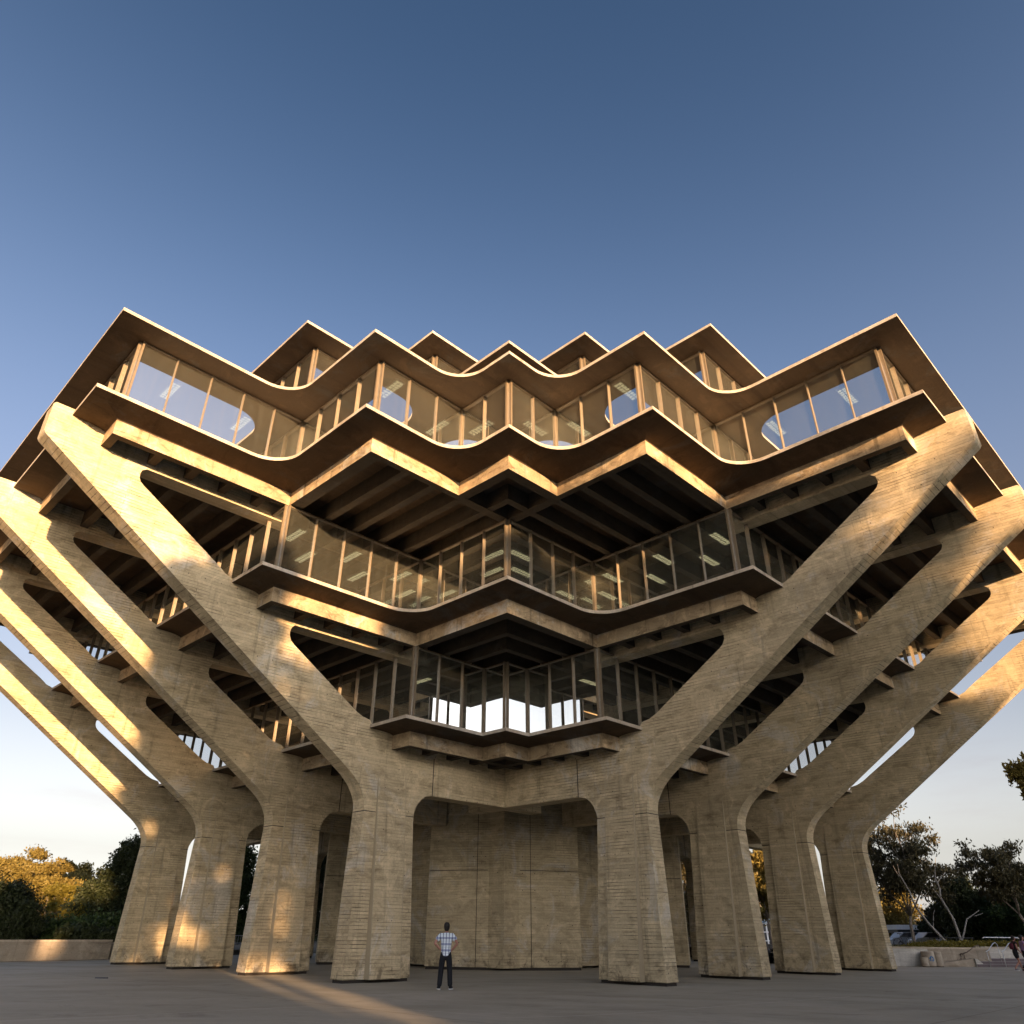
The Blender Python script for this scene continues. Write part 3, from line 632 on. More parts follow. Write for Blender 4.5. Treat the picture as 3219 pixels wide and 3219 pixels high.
tree('dark_tree', 'tree with sunlit leaves in the narrow gap right of the concrete core', W(-34.6, -9.2, 0), 11.5, 2.8, 'tall', M_LEAF_EU, M_BARK, 25, RG, leafsize=.24, dens=1.6)
tree('gum_tree', 'large dark gum with orange lower leaves right of the outermost right column', W(-45.5, 7.4, 0), 11.4, 4.4, 'gum', M_LEAF_EU, M_BARK, 31, RG, leafsize=.22, dens=.75)
tree('gum_tree', 'sunlit copper coloured tree behind the large gum', W(-60.0, 1.2, 0), 6.6, 3.8, 'bush', M_LEAF_OL, M_BARK, 32, RG, leafsize=.24, dens=1.8)
tree('gum_tree', 'thin gum behind the left bare tree', W(-52.5, 8.6, 0), 5.4, 2.2, 'gum', M_LEAF_EU, M_BARK, 33, RG, leafsize=.20, dens=1.0)
tree('dark_tree', 'pointed dark tree between the two bare trees', W(-50.2, 10.6, 0), 6.8, 2.6, 'tall', M_LEAF_DK, M_BARKD, 34, RG, leafsize=.22, dens=3)
tree('dark_tree', 'dense green tree behind the right bare tree', W(-51.5, 12.6, 0), 5.2, 3.0, 'bush', M_LEAF_GR, M_BARKD, 35, RG, leafsize=.22, dens=3.4)
tree('dark_tree', 'broad dense green tree below the tall leaning gum', W(-49.0, 15.2, 0), 5.6, 3.2, 'bush', M_LEAF_GR, M_BARKD, 36, RG, leafsize=.22, dens=3.4)
tree('dark_tree', 'dense green tree at the right edge behind the handrail', W(-46.8, 18.2, 0), 5.2, 3.2, 'bush', M_LEAF_GR, M_BARKD, 37, RG, leafsize=.22, dens=3.4)
tree('dark_tree', 'low dark tree behind the parked cars', W(-56, 8.0, 0), 4.4, 3.6, 'bush', M_LEAF_DK, M_BARKD, 39, RG, leafsize=.24, dens=2.6)
tree('gum_tree', 'tall leaning gum with tufted crown at the right', W(-37.8, 18.6, .8), 8.2, 2.8, 'gum', M_LEAF_EU, M_BARK, 38, RG, lean=(-1.9, .6), leafsize=.19, dens=.8)
tree('gum_tree', 'gum with orange leaves seen between the right columns', W(-49.6, -8.8, 0), 11.0, 4.2, 'gum', M_LEAF_OL, M_BARK, 40, RG, leafsize=.26, dens=2.2)
# near gum at the right edge: only the tip of one branch hangs into the picture
near = empty('gum_tree', W(-10.2, 30.2, 0)); tag(near, 'tall gum just outside the right edge with one leafy branch hanging in', 'tree', RG)
rg = random.Random(77); tb, cb = MB(), MB()
limb(tb, (0, 0, -.1), (-.2, -.3, 9.5), .32, .12, rg, .03, 8); tip = W(-8.8, 26.7, 8.4)-near.location
pts = limb(tb, (-.2, -.2, 7.2), tip, .10, .03, rg, .08, 6); cl = []
for (du, dv, z, s, n) in ((-8.75, 26.55, 8.55, .55, 700), (-8.9, 27.1, 8.5, .6, 700), (-8.75, 26.9, 8.0, .55, 600), (-8.85, 26.75, 7.5, .4, 330), (-9.1, 27.8, 8.6, .9, 900), (-9.3, 28.6, 8.2, .9, 800), (-8.9, 26.9, 6.95, .33, 110), (-8.95, 27.1, 6.7, .3, 70), (-9.8, 29.5, 9.2, 1.3, 1400), (-10.5, 31.0, 8.6, 1.4, 1300)):
    cl.append((W(du, dv, z)-near.location, (s, s, s*.85), n))
leaves(cb, cl, .10, rg, 2.6, .7)
obj('trunk', tb.me('trunk', [M_BARK], True), None, near); obj('crown', cb.me('crown', [M_LEAF_OL]), None, near)

def PRv(r, a, z): return W(-18.2-.7071*r-.7071*a, 15.4+.7071*r-.7071*a, z)
# bare trees
def bare(label, loc, segs, seed):
    rg = random.Random(seed); root = empty('bare_tree', loc); tag(root, label, 'tree', RG); tb, br = MB(), MB()
    for i, (a, b, r0, r1) in enumerate(segs): limb(tb if i < 2 else br, a, b, r0, r1, rg, .07, 5)
    obj('trunk', tb.me('trunk', [M_BARKW], True), None, root); obj('branches', br.me('branches', [M_BARKW], True), None, root)
rt = Vector((.71, .71, 0)); up = Vector((0, 0, 1))
def q(a, b): return rt*a+up*b
bare('bare grey tree leaning left with a crossing trunk', PRv(8.3, 9.0, .8), [(q(0, 0), q(-1.9, 2.6), .10, .07), (q(-1.9, 2.6), q(-2.6, 5.0), .07, .03), (q(-2.55, 4.6), q(-2.9, 5.4), .03, .012), (q(-2.6, 4.9), q(-2.55, 5.5), .03, .012), (q(-1.0, 1.4), q(-.6, 2.5), .04, .012)], 1)
bare('bare grey tree standing upright with forked top', PRv(9.0, 9.3, .8), [(q(.1, 0), q(-.5, 3.3), .11, .07), (q(-.5, 3.3), q(-.55, 4.6), .07, .045), (q(-.55, 4.3), q(-.1, 6.0), .045, .012), (q(-.5, 4.2), q(.35, 5.0), .035, .012), (q(-.55, 3.3), q(-.9, 3.9), .03, .015), (q(-.1, 0), q(1.0, 1.9), .07, .045), (q(1.0, 1.9), q(2.1, 2.5), .045, .015), (q(1.6, 2.1), q(2.3, 2.3), .025, .012)], 2)

# hedges and ground cover in the planters
def hedge(label, a, b, w, z0, h, mat, seed, n, size=.13):
    rg = random.Random(seed); A, B = Vector(W(*a, 0)), Vector(W(*b, 0)); L = (B-A).length; root = empty('hedge', (A+B)/2+Vector((0, 0, z0))); tag(root, label, 'hedge', 'hedges behind the low wall')
    cb, tb = MB(), MB(); cl = []; k = max(3, int(L/.7)); d = (B-A)/k; o = A-(A+B)/2
    for i in range(k+1):
        p = o+d*i; hh = h*rg.uniform(.82, 1.08); cl.append((p+Vector((rg.uniform(-.2, .2), rg.uniform(-.2, .2), hh*.55)), (w*rg.uniform(.8, 1.1), w, hh*.5), n//(k+1)))
        tb.tube([p, p+Vector((0, 0, hh*.6))], [.03, .015], 5)
    leaves(cb, cl, size, rg, 1.7, 0, .6); obj('stems', tb.me('stems', [M_BARKD]), None, root); obj('foliage', cb.me('foliage', [mat]), None, root)
hedge('sunlit yellow green hedge in the gap of the left trees', (17.2, -27.0), (14.6, -26.2), .8, .8, 1.7, M_LEAF_YE, 51, 6000)
hedge('green hedge below the sunlit hedge', (17.0, -23.6), (14.6, -23.0), .9, .8, 1.25, M_LEAF_GR, 52, 6500)
hedge('rounded green hedge beside the leftmost column', (15.6, -21.6), (11.5, -20.4), .9, .8, 1.35, M_LEAF_GR, 53, 9000)
hedge('dark clipped hedge along the top of the low wall', (17.2, -20.2), (11.5, -19.4), .7, .8, .85, M_LEAF_DK, 54, 7500)
def PRv(r, a, z): return W(-18.2-.7071*r-.7071*a, 15.4+.7071*r-.7071*a, z)
rg = random.Random(60); gb = MB(); cl = []
for i in range(150):
    r_, a_ = rg.uniform(2.6, 14), rg.uniform(1.6, 5.6)
    if r_ > 6 and a_ < 3.2: a_ += 1.6
    cl.append((PRv(r_, a_, .86+.34*min(1, (a_-1.2)/3)*min(1, max(0, r_-2.4)/2.0)), (.42, .42, .13), 150))
leaves(gb, cl, .07, rg, 2.0, 0, .2); tag(obj('ground_cover', gb.me('ground_cover', [M_LEAF_YE])), 'yellow green ground cover in the raised planter', 'ground cover', kind='stuff')

# distant wood closing the horizon between and behind things
rg = random.Random(61); wb = MB(); cl = []
for i in range(150):
    a = rad(rg.uniform(100, 350)); d = rg.uniform(95, 135); 
    c = Vector((math.cos(a)*d, math.sin(a)*d, 0)); 
    toc = c-Vector((35, -35, 0)); 
    if toc.dot(Vector((-.707, .707, 0))) < 40: continue
    h = rg.uniform(2.0, 3.4); cl.append((c+Vector((0, 0, h*.6)), (5, 5, h*.62), 330))
leaves(wb, cl, .5, rg, 1.7, 0, .6); tag(obj('distant_wood', wb.me('distant_wood', [M_LEAF_DK])), 'far dark belt of shrubs along the horizon', 'wood', kind='stuff')

# ------------------------------------------------------------------ grove behind the camera: its shade falls on the lower building
def sunpos(d, w): return W(d*.3535+w*-.9354, d*.9354+w*.3535, 0)
proto = {}
def grove(w, d, shade, R, kind, seed):
    H = (shade+d*math.tan(rad(SUN_EL)))
    p = sunpos(d, w)
    if -16.5 < w < -15 or -20 < w < -19:                            # one taller open crown lets a low streak of sun through
        tree('gum_tree', 'open crowned gum with bare lower trunk, %s of two in the grove behind the viewer' % ('right' if w > -17 else 'left'), p, H, 3.0, 'gum', M_LEAF_EU, M_BARK, 95, 'grove behind the viewer', leafsize=.4, dens=1.1); return
    if 'g' not in proto:
        proto['g'] = tree('gum_tree', 'tall gum of the grove behind the viewer', p, 25.0, 5.0, 'tall', M_LEAF_EU, M_BARK, 90, 'grove behind the viewer', leafsize=.46, dens=5.0); t = proto['g']
    else:
        t = proto['g'].copy(); COL.objects.link(t)
        for ch in proto['g'].children:
            c = ch.copy(); COL.objects.link(c); c.parent = t
        t.location = p
    t['label'] = 'tall gum behind the viewer, %s along the grove row' % ('first second third fourth fifth sixth seventh eighth ninth tenth eleventh twelfth thirteenth fourteenth fifteenth sixteenth seventeenth eighteenth nineteenth twentieth twenty-first twenty-second'.split()[seed])
    t.scale = (R/5.0, R/5.0, H/24.0); t.rotation_euler = (0, 0, seed*1.7)
GROVE = [(-35, 78, 5.8, 3.4), (-30.5, 84, 6.2, 3.2), (-26.3, 80, 6.4, 3.0), (-19.6, 84, 14.8, 2.6), (-15.9, 90, 10.4, 2.6), (-11.8, 86, 12.6, 3.2), (-7.5, 92, 13.4, 4.4), (-2, 88, 13.8, 4.6), (4, 93, 13.4, 4.8), (10, 88, 13.0, 4.8), (16, 93, 11.0, 4.8), (22, 88, 9.5, 4.8), (28, 93, 8.0, 4.8), (33.5, 88, 6.4, 4.8), (38.5, 92, 9.5, 4.8), (44, 88, 11.0, 4.8), (49, 92, 9.0, 4.4), (-21.8, 99, 5.5, 4.0), (-5, 98, 10.5, 4.6), (1, 99, 10.5, 4.6), (7, 98, 10.5, 4.6), (13, 99, 9.5, 4.6)]
for i, (w, d, s_, R) in enumerate(GROVE): grove(w, d, s_, R, 'tall', i)

def add_shade_shrub(w, d, H, R, i):  # unseen shrubs added to stop low sun slipping under the crowns
    p = sunpos(d, w)
    if 'b' not in proto: proto['b'] = tree('shade_shrub', '', p, 6.0, 4.0, 'bush', M_LEAF_DK, M_BARKD, 91, 'added shrubs blocking low sun under the grove', leafsize=.5, dens=1.0); t = proto['b']
    else:
        t = proto['b'].copy(); COL.objects.link(t)
        for ch in proto['b'].children: c = ch.copy(); COL.objects.link(c); c.parent = t
        t.location = p
    t.scale = (R/4, R/4, H/6); t.rotation_euler = (0, 0, i*1.3)
    t['label'] = 'added dense shrub blocking low sun under the grove behind the viewer, %s along its row' % 'first second third fourth fifth sixth seventh eighth ninth tenth eleventh twelfth thirteenth fourteenth fifteenth sixteenth'.split()[i]
for i, w in enumerate((-24, -18.1, -11.6, -6, -1.2, 3.6, 8.4, 13.2, 18, 22.8, 27.6, 32.4, 37.2, 42, 46.8, 51.6)): add_shade_shrub(w, 80, 8.8 if w > -12 else 8.2, 3.1 if -20 < w < -10 else 3.6, i)

# ------------------------------------------------------------------ low walls, planters, steps
def wall(name, label, a, b, th, z0, z1, mat, cap=None):
    A, B = Vector(W(*a, 0)), Vector(W(*b, 0)); d = (B-A).normalized(); n = Vector((-d.y, d.x, 0)); c = (A+B)/2; root = empty(name, c, 0); tag(root, label, 'wall')
    mb = MB(); mb.box(Vector((0, 0, (z0+z1)/2)), d*((B-A).length/2), n*(th/2), (0, 0, (z1-z0)/2)); obj('wall_body', mb.me('wall_body'), mat, root)
    if cap: mb = MB(); mb.box(Vector((0, 0, z1+.05)), d*((B-A).length/2+.02), n*(th/2+.03), (0, 0, .048)); obj('coping', mb.me('coping'), M_EDGE, root)
    return root
wall('low_wall', 'long low pinkish concrete wall left of the columns', (27.5, -15.6), (15.35, -18.55), .45, 0, .93, M_WALLC, True)
wall('low_wall', 'low wall end running back behind the leftmost column', (15.1, -18.85), (5.0, -24.5), .4, 0, .80, M_WALLC, True)
bed = [W(60, -15, .62), W(27.6, -15.9, .62), W(15.2, -18.9, .62), W(4, -24.9, .62), W(-6, -40, .62), W(-6, -90, .3), W(60, -90, .3)]
me = mesh('planting_bed', bed, [tuple(range(7))]); recalc(me); tag(obj('planting_bed', me, M_SOIL), kind='structure')
def PR(r, a, z=0): return W(-18.2-.7071*r-.7071*a, 15.4+.7071*r-.7071*a, z)      # along / away from the planter's near corner
def pr2(r, a): q_ = PR(r, a); return (-q_.y, q_.x)
wall('planter_wall', 'pale board marked concrete planter wall behind the litter bins', pr2(-4.5, .45), pr2(2.08, .45), .4, 0, .93, M_WALLG, True)
wall('planter_wall', 'brown concrete planter wall between the bins and the steps', pr2(2.12, 1.1), pr2(6.2, 1.1), .4, 0, .91, M_WALLC, True)
wall('planter_wall', 'short pale wall panel behind the steps', pr2(6.1, 2.6), pr2(13, 2.4), .3, .40, .95, M_WALLG, True)
bed = [PR(-5, .55, .80), PR(2.0, .55, .80), PR(2.2, 1.25, .80), PR(6.2, 1.25, .80), PR(6.3, 2.7, .80), PR(14, 2.5, .80), PR(16, 40, .8), PR(-25, 40, .8)]
me = mesh('planter_bed', bed, [tuple(range(8))]); recalc(me); tag(obj('planter_bed', me, M_SOIL), kind='structure')
M_STEP = plain('step_concrete', (.15, .12, .125, 1), .8); M_NOSE = plain('step_nosing', (.42, .38, .38, 1), .8)
st = empty('steps', PR(4.95, .3)); tag(st, 'short flight of dark plum concrete steps with pale nosings', 'steps')
rr_ = (PR(1, 0)-PR(0, 0)); aa_ = (PR(0, 1)-PR(0, 0)); up = Vector((0, 0, 1))
for i in range(3):
    c = rr_*(.25*i+3.6)+aa_*(.33*i+1.2)
    mb = MB(); mb.box(c+up*(.14*i+.07), rr_*(3.6), aa_*(1.2), (0, 0, .0695)); obj('step', mb.me('step'), M_STEP, st)
    mb = MB(); mb.box(c-aa_*1.17+up*(.14*i+.1455), rr_*3.6, aa_*.035, (0, 0, .006)); obj('nosing', mb.me('nosing'), M_NOSE, st)
mb = MB(); mb.add([rr_*-.05+aa_*.05, rr_*.55+aa_*.05, rr_*.55+aa_*1.0, rr_*-.05+aa_*1.0, rr_*-.05+aa_*.05+up*.44, rr_*.1+aa_*.05+up*.40, rr_*.1+aa_*1.0+up*.40, rr_*-.05+aa_*1.0+up*.44], [(0, 3, 2, 1), (4, 5, 6, 7), (0, 1, 5, 4), (1, 2, 6, 5), (2, 3, 7, 6), (3, 0, 4, 7)]); obj('cheek', recalc(mb.me('cheek')), M_WALLG, st)
rw = empty('ramp', PR(3.75, .6)); tag(rw, 'low sloping concrete ramp wedge against the brown planter wall', 'ramp')
vs = [rr_*-1.15-aa_*.15, rr_*1.15-aa_*.15, rr_*1.15+aa_*.28, rr_*-1.15+aa_*.28]; vs += [vs[0]+up*.16, vs[1]+up*.43, vs[2]+up*.43, vs[3]+up*.16]
obj('ramp_body', recalc(mesh('ramp_body', vs, [(0, 3, 2, 1), (4, 5, 6, 7), (0, 1, 5, 4), (1, 2, 6, 5), (2, 3, 7, 6), (3, 0, 4, 7)])), M_WALLC, rw)
def rail(label, base, posts, top, mat, r=.026):
    root = empty('handrail', base); tag(root, label, 'handrail')
    mb = MB(); mb.tube([rr_*x+aa_*y+up*z for x, y, z in top], r, 8); obj('top_rail', mb.me('top_rail', None, True), mat, root)
    for x, y, z0, z1 in posts: mb = MB(); mb.tube([rr_*x+aa_*y+up*z0, rr_*x+aa_*y+up*z1], r*.85, 8); obj('post', mb.me('post', None, True), mat, root)
HR = [(-.08, -.15, .80), (.06, 0, .82), (.28, .1, .90), (.75, .3, 1.24), (.95, .4, 1.28), (1.1, .5, 1.18)]
M_BRZ = plain('bronze_rail', (.12, .085, .06, 1), .45, .5, .5)
rail('steel handrail bending down over the left end of the steps', PR(5.55, .15), [(.06, 0, 0, .78), (1.1, .5, .14, 1.18)], HR, M_STEEL)
rail('second steel handrail, nearer the walkers', PR(6.5, .15), [(.06, 0, 0, .78), (1.1, .5, .14, 1.18)], HR, M_STEEL)
rail('dark bronze handrail along the brown planter wall', PR(4.3, .82), [(.02, 0, .30, .66), (.25, 0, .34, .70)], [(0, 0, .62), (.08, 0, .68), (.45, 0, .74), (1.1, .1, 1.08), (1.4, .2, 1.12), (1.52, .25, .98)], M_BRZ)
gr = empty('guard_rail', PR(8.0, 4.2, .8)); tag(gr, 'metal guard rail with thin balusters along the planter top', 'railing')
mb = MB(); A_ = up*.76; mb.tube([A_-rr_*.15-up*.06, A_, A_+rr_*2.2, A_+rr_*2.35-up*.1], .035, 8); obj('top_rail', mb.me('top_rail', None, True), M_STEEL, gr)
for i in range(9): mb = MB(); p = rr_*(.1+.26*i); mb.tube([p, p+up*.74], .011, 5); obj('baluster', mb.me('baluster'), M_DARKM, gr)
gd = empty('guard_rail', PR(5.0, 5.5, .8)); tag(gd, 'thin dark railing behind the ground cover, left of the pale guard rail', 'railing')
mb = MB(); mb.tube([up*.72, up*.72+rr_*3.0], .022, 6); obj('top_rail', mb.me('top_rail', None, True), M_DARKM, gd)
for i in range(9): mb = MB(); p = rr_*(.05+.36*i); mb.tube([p, p+up*.72], .012, 5); obj('baluster', mb.me('baluster'), M_DARKM, gd)

# ------------------------------------------------------------------ litter bins
M_AGG = concrete('bin_aggregate', (.44, .37, .29, 1), (.25, .19, .14, 1), boards=0, holes=0, streak=.15)
M_BLUE = plain('recycling_blue', (.02, .14, .33, 1), .6)
def bin_(label, loc, r, h):
    root = empty('litter_bin', loc); tag(root, label, 'litter bin', 'round concrete bins by the planter wall')
    mb = MB(); mb.lathe([(0, .03), (r*.93, .03), (r, .08), (r*.985, h*.93), (r*.95, h), (r*.80, h+.004), (r*.78, h-.08), (0, h-.1)], n=28); obj('body', mb.me('body', None, True), M_AGG, root)
    mb = MB(); mb.lathe([(0, .0), (r*.88, .0), (r*.88, .04), (0, .04)], n=24); obj('foot', mb.me('foot'), M_DARKGAP, root)
    mb = MB(); mb.lathe([(r*.985, h*.86), (r*1.012, h*.87), (r*1.012, h*.89), (r*.985, h*.90)], n=28); obj('rim_band', mb.me('rim_band', None, True), M_AGG, root)
    return root
bin_('shortest round concrete litter bin, left of the recycling bin', PR(1.36, -.55), .215, .50)
rb = bin_('round concrete recycling bin with a blue recycling symbol', PR(1.80, -.20), .37, .80)
bin_('tall plain round concrete bin right of the recycling bin', PR(2.38, -.15), .26, .78)
vs = []; fs = []                                   # three chasing arrows wrapped round the bin
ang0 = math.atan2(-35.2-rb.location.y, 35.0-rb.location.x)+.50
def onbin(x, y, dz=0): a = ang0+x/.37; return Vector((.379*math.cos(a), .379*math.sin(a), .42+y))
for k in range(3):
    pa = []
    poly = [(-.13, -.075), (-.045, -.105), (.015, -.105), (.015, -.145), (.085, -.078), (.015, -.012), (.015, -.05), (-.03, -.05), (-.085, -.03)]
    t = math.radians(120*k); 
    b0 = len(vs)
    for x, y in [(a_*1.15, b_*1.15) for a_, b_ in poly]: vs.append(onbin(x*math.cos(t)-y*math.sin(t), x*math.sin(t)+y*math.cos(t)))
    for tri in tessellate_polygon([[Vector((x, y, 0)) for x, y in poly]]): fs.append(tuple(i+b0 for i in tri))
obj('recycling_symbol', mesh('recycling_symbol', vs, fs), M_BLUE, rb)

# ------------------------------------------------------------------ far buildings, cars, bicycles
M_WHITE = plain('white_paint', (.75, .75, .75, 1), .6); M_RED = plain('rust_roof', (.30, .10, .06, 1), .8); M_TEAL = plain('blue_glass_roof', (.20, .32, .38, 1), .3)
vd = (W(-1, 0, 0)).normalized()
cp = empty('canopy_building', W(-60.2, 3.2, 0)); tag(cp, 'low white roofed shelter with a dark fascia behind the trees on the right', 'building')
mb = MB(); mb.box((0, 0, 2.45), rt*3.6, Vector((-.71, .71, 0))*2, (0, 0, .22)); obj('roof', mb.me('roof'), M_WHITE, cp)
mb = MB(); mb.box((0, 0, 2.08), rt*3.5, Vector((-.71, .71, 0))*1.9, (0, 0, .15)); obj('fascia', mb.me('fascia'), M_DARKM, cp)
for i in (-1, 0, 1):
    mb = MB(); mb.box(rt*3.2*i+Vector((0, 0, .95)), (.08, 0, 0), (0, .08, 0), (0, 0, .96)); obj('post', mb.me('post'), M_WHITE, cp)
fb = empty('glass_roofed_building', W(-71.2, -20.3, 0)); tag(fb, 'white framed building with a sloping blue glass roof seen between the right columns', 'building')
bk = Vector((-.71, .71, 0))
mb = MB(); mb.box((0, 0, 1.5), rt*5, bk*3, (0, 0, 1.5)); obj('wall', mb.me('wall'), M_DARKM, fb)
mb = MB(); mb.add([rt*-5.3-bk*3.4+up*3.02, rt*5.3-bk*3.4+up*3.02, rt*5.3+bk*1+up*4.9, rt*-5.3+bk*1+up*4.9, rt*-5.3+bk*1+up*3.02, rt*5.3+bk*1+up*3.02], [(0, 1, 2, 3), (0, 3, 4), (1, 5, 2), (3, 2, 5, 4), (0, 4, 5, 1)]); obj('glass_roof', mb.me('glass_roof'), M_TEAL, fb)
for i in range(11):
    x = -5+i; mb = MB(); mb.box(rt*x-bk*3.05+up*1.5, rt*.09, bk*.05, (0, 0, 1.5)); obj('mullion', mb.me('mullion'), M_WHITE, fb)
    mb = MB(); mb.tube([rt*x-bk*3.42+up*3.08, rt*x+bk*1+up*4.98], .06, 5); obj('glazing_bar', mb.me('glazing_bar'), M_WHITE, fb)
for z in (1.0, 2.0, 3.0): mb = MB(); mb.box(-bk*3.08+up*z, rt*5, bk*.05, (0, 0, .07)); obj('transom', mb.me('transom'), M_WHITE, fb)
mb = MB(); mb.box(bk*2+up*5.3, rt*4.4, bk*1, (0, 0, .45)); obj('upper_wall', mb.me('upper_wall'), M_WALLC, fb)
mb = MB(); mb.add([rt*-4.8+bk*.8+up*5.76, rt*4.8+bk*.8+up*5.76, rt*4.8+bk*3.2+up*5.76, rt*-4.8+bk*3.2+up*5.76, rt*-4.0+bk*2+up*6.5, rt*4.0+bk*2+up*6.5], [(0, 1, 5, 4), (1, 2, 5), (2, 3, 4, 5), (3, 0, 4), (0, 3, 2, 1)]); obj('tiled_roof', mb.me('tiled_roof'), M_RED, fb)
def car(label, loc, rz, paint):
    root = empty('parked_car', loc, rz); tag(root, label, 'car', 'cars parked beyond the planter'); M_P = plain('car_paint', paint, .25, .6)
    prof = [(-2.1, .35), (-2.12, .75), (-1.9, .92), (-1.35, .98), (-.75, 1.42), (.65, 1.45), (1.25, 1.02), (2.0, .86), (2.12, .65), (2.1, .35)]
    vs = [(x, y, z) for y in (-.82, .82) for x, z in prof]; n = len(prof)
    fs = [tuple(range(n)), tuple(range(n, 2*n))[::-1]]+[(i, n+i, n+(i+1) % n, (i+1) % n) for i in range(n)]
    obj('body', recalc(mesh('body', vs, fs)), M_P, root)
    mb = MB()
    for y in (-.826, .826): mb.add([(-1.2, y, 1.0), (-.72, y, 1.36), (.6, y, 1.38), (1.1, y, 1.02)], [(0, 1, 2, 3)])
    obj('side_window', mb.me('side_window'), M_DARKM, root)
    for x in (-1.3, 1.3):
        for y in (-.80, .80):
            mb = MB(); mb.tube([(x, y-.1, .33), (x, y+.1, .33)], .33, 16); w = obj('wheel', mb.me('wheel'), M_DARKM, root)
            mb = MB(); mb.tube([(x, y-.105, .33), (x, y+.105, .33)], .19, 12); obj('rim', mb.me('rim'), M_STEEL, w)
    for y in (-.6, .6): mb = MB(); mb.box((2.1, y, .72), (.03, 0, 0), (0, .15, 0), (0, 0, .07)); obj('headlight', mb.me('headlight'), M_WHITE, root)
car('silver parked car nearest the large gum', W(-54.8, 3.4, .55), rad(50), (.45, .46, .48, 1))
car('white parked car left of the bare trees', W(-54.0, 6.0, .55), rad(48), (.7, .7, .7, 1))
car('grey parked car behind the bare trees', W(-53.2, 8.9, .55), rad(45), (.3, .31, .33, 1))
def bicycle(label, loc, rz):
    root = empty('bicycle', loc, rz); tag(root, label, 'bicycle', 'bicycles parked around the library')
    for x in (-.52, .52):
        mb = MB(); n = 22; pts = [(x+.33*math.cos(2*math.pi*i/n), 0, .34+.33*math.sin(2*math.pi*i/n)) for i in range(n+1)]; mb.tube(pts, .022, 6); w = obj('wheel', mb.me('wheel'), M_DARKM, root)
        mb = MB()
        for i in range(8): a = math.pi*i/8; mb.tube([(x-.31*math.cos(a), 0, .34-.31*math.sin(a)), (x+.31*math.cos(a), 0, .34+.31*math.sin(a))], .004, 4)
        obj('spokes', mb.me('spokes'), M_STEEL, w)
    mb = MB(); B_, S_, H_, Rr, Fr = (-.06, 0, .30), (-.2, 0, .78), (.36, 0, .80), (-.52, 0, .34), (.52, 0, .34)
    for a, b in ((B_, S_), (S_, H_), (B_, H_), (B_, Rr), (S_, Rr), (H_, Fr)): mb.tube([a, b], .018, 6)
    mb.tube([(-.2, 0, .78), (-.24, 0, .92)], .014, 6); obj('frame', mb.me('frame'), M_DARKM, root)
    mb = MB(); mb.box((-.25, 0, .94), (.13, 0, 0), (0, .06, 0), (0, 0, .025)); obj('saddle', mb.me('saddle'), M_DARKM, root)
    mb = MB(); mb.tube([(.36, 0, .80), (.35, 0, .96)], .015, 6); mb.tube([(.42, -.25, 1.0), (.35, -.1, .97), (.35, .1, .97), (.42, .25, 1.0)], .013, 6); obj('handlebar', mb.me('handlebar'), M_DARKM, root)
bicycle('black bicycle parked between the second and third columns from the right', W(-18.1, 7.0, 0), rad(70))
bicycle('dark bicycle leaning in the planter below the large gum', PR(3.05, 5.0, .80), rad(60))
fn = empty('railing', W(2.9, -27.0, .62)); tag(fn, 'pale railing of upright bars seen between the left columns', 'railing')
for z in (.10, .62): mb = MB(); mb.tube([rt*-3+up*z, rt*3+up*z], .03, 6); obj('rail', mb.me('rail'), M_STEEL, fn)
for i in range(31): mb = MB(); mb.tube([rt*(-3+.2*i)+up*.1, rt*(-3+.2*i)+up*.6], .014, 5); obj('bar', mb.me('bar'), M_STEEL, fn)

# ------------------------------------------------------------------ people
def skin(name, joints, edges, mat, parent, sub=1, loc=None):
    """one continuous surface grown over a jointed skeleton (position, radius x, radius y)"""
    me = bpy.data.meshes.new(name); keys = list(joints); me.from_pydata([joints[k][0] for k in keys], [(keys.index(a), keys.index(b)) for a, b in edges], [])
    o = bpy.data.objects.new(name, me); COL.objects.link(o)
    o.modifiers.new('skin', 'SKIN'); sm = o.modifiers.new('sub', 'SUBSURF'); sm.levels = sub; sm.render_levels = sub
    for i, k in enumerate(keys):
        sv = me.skin_vertices[0].data[i]; r = joints[k][1]; sv.radius = r if hasattr(r, '__len__') else (r, r); sv.use_root = (i == 0)
    o.modifiers['skin'].use_smooth_shade = True
    dg = bpy.context.evaluated_depsgraph_get(); m2 = bpy.data.meshes.new_from_object(o.evaluated_get(dg)); m2.name = name
    bpy.data.objects.remove(o); m2.materials.clear(); m2.materials.append(mat); m2.polygons.foreach_set('use_smooth', [True]*len(m2.polygons))
    r = bpy.data.objects.new(name, m2); COL.objects.link(r); r.parent = parent
    return r
M_SKIN = plain('skin', (.42, .20, .14, 1), .5); M_HAIR = plain('dark_hair', (.012, .009, .008, 1), .6); M_BLACK = plain('black_cloth', (.009, .009, .012, 1), .85); M_SOLE = plain('white_sole', (.6, .58, .54, 1), .7)
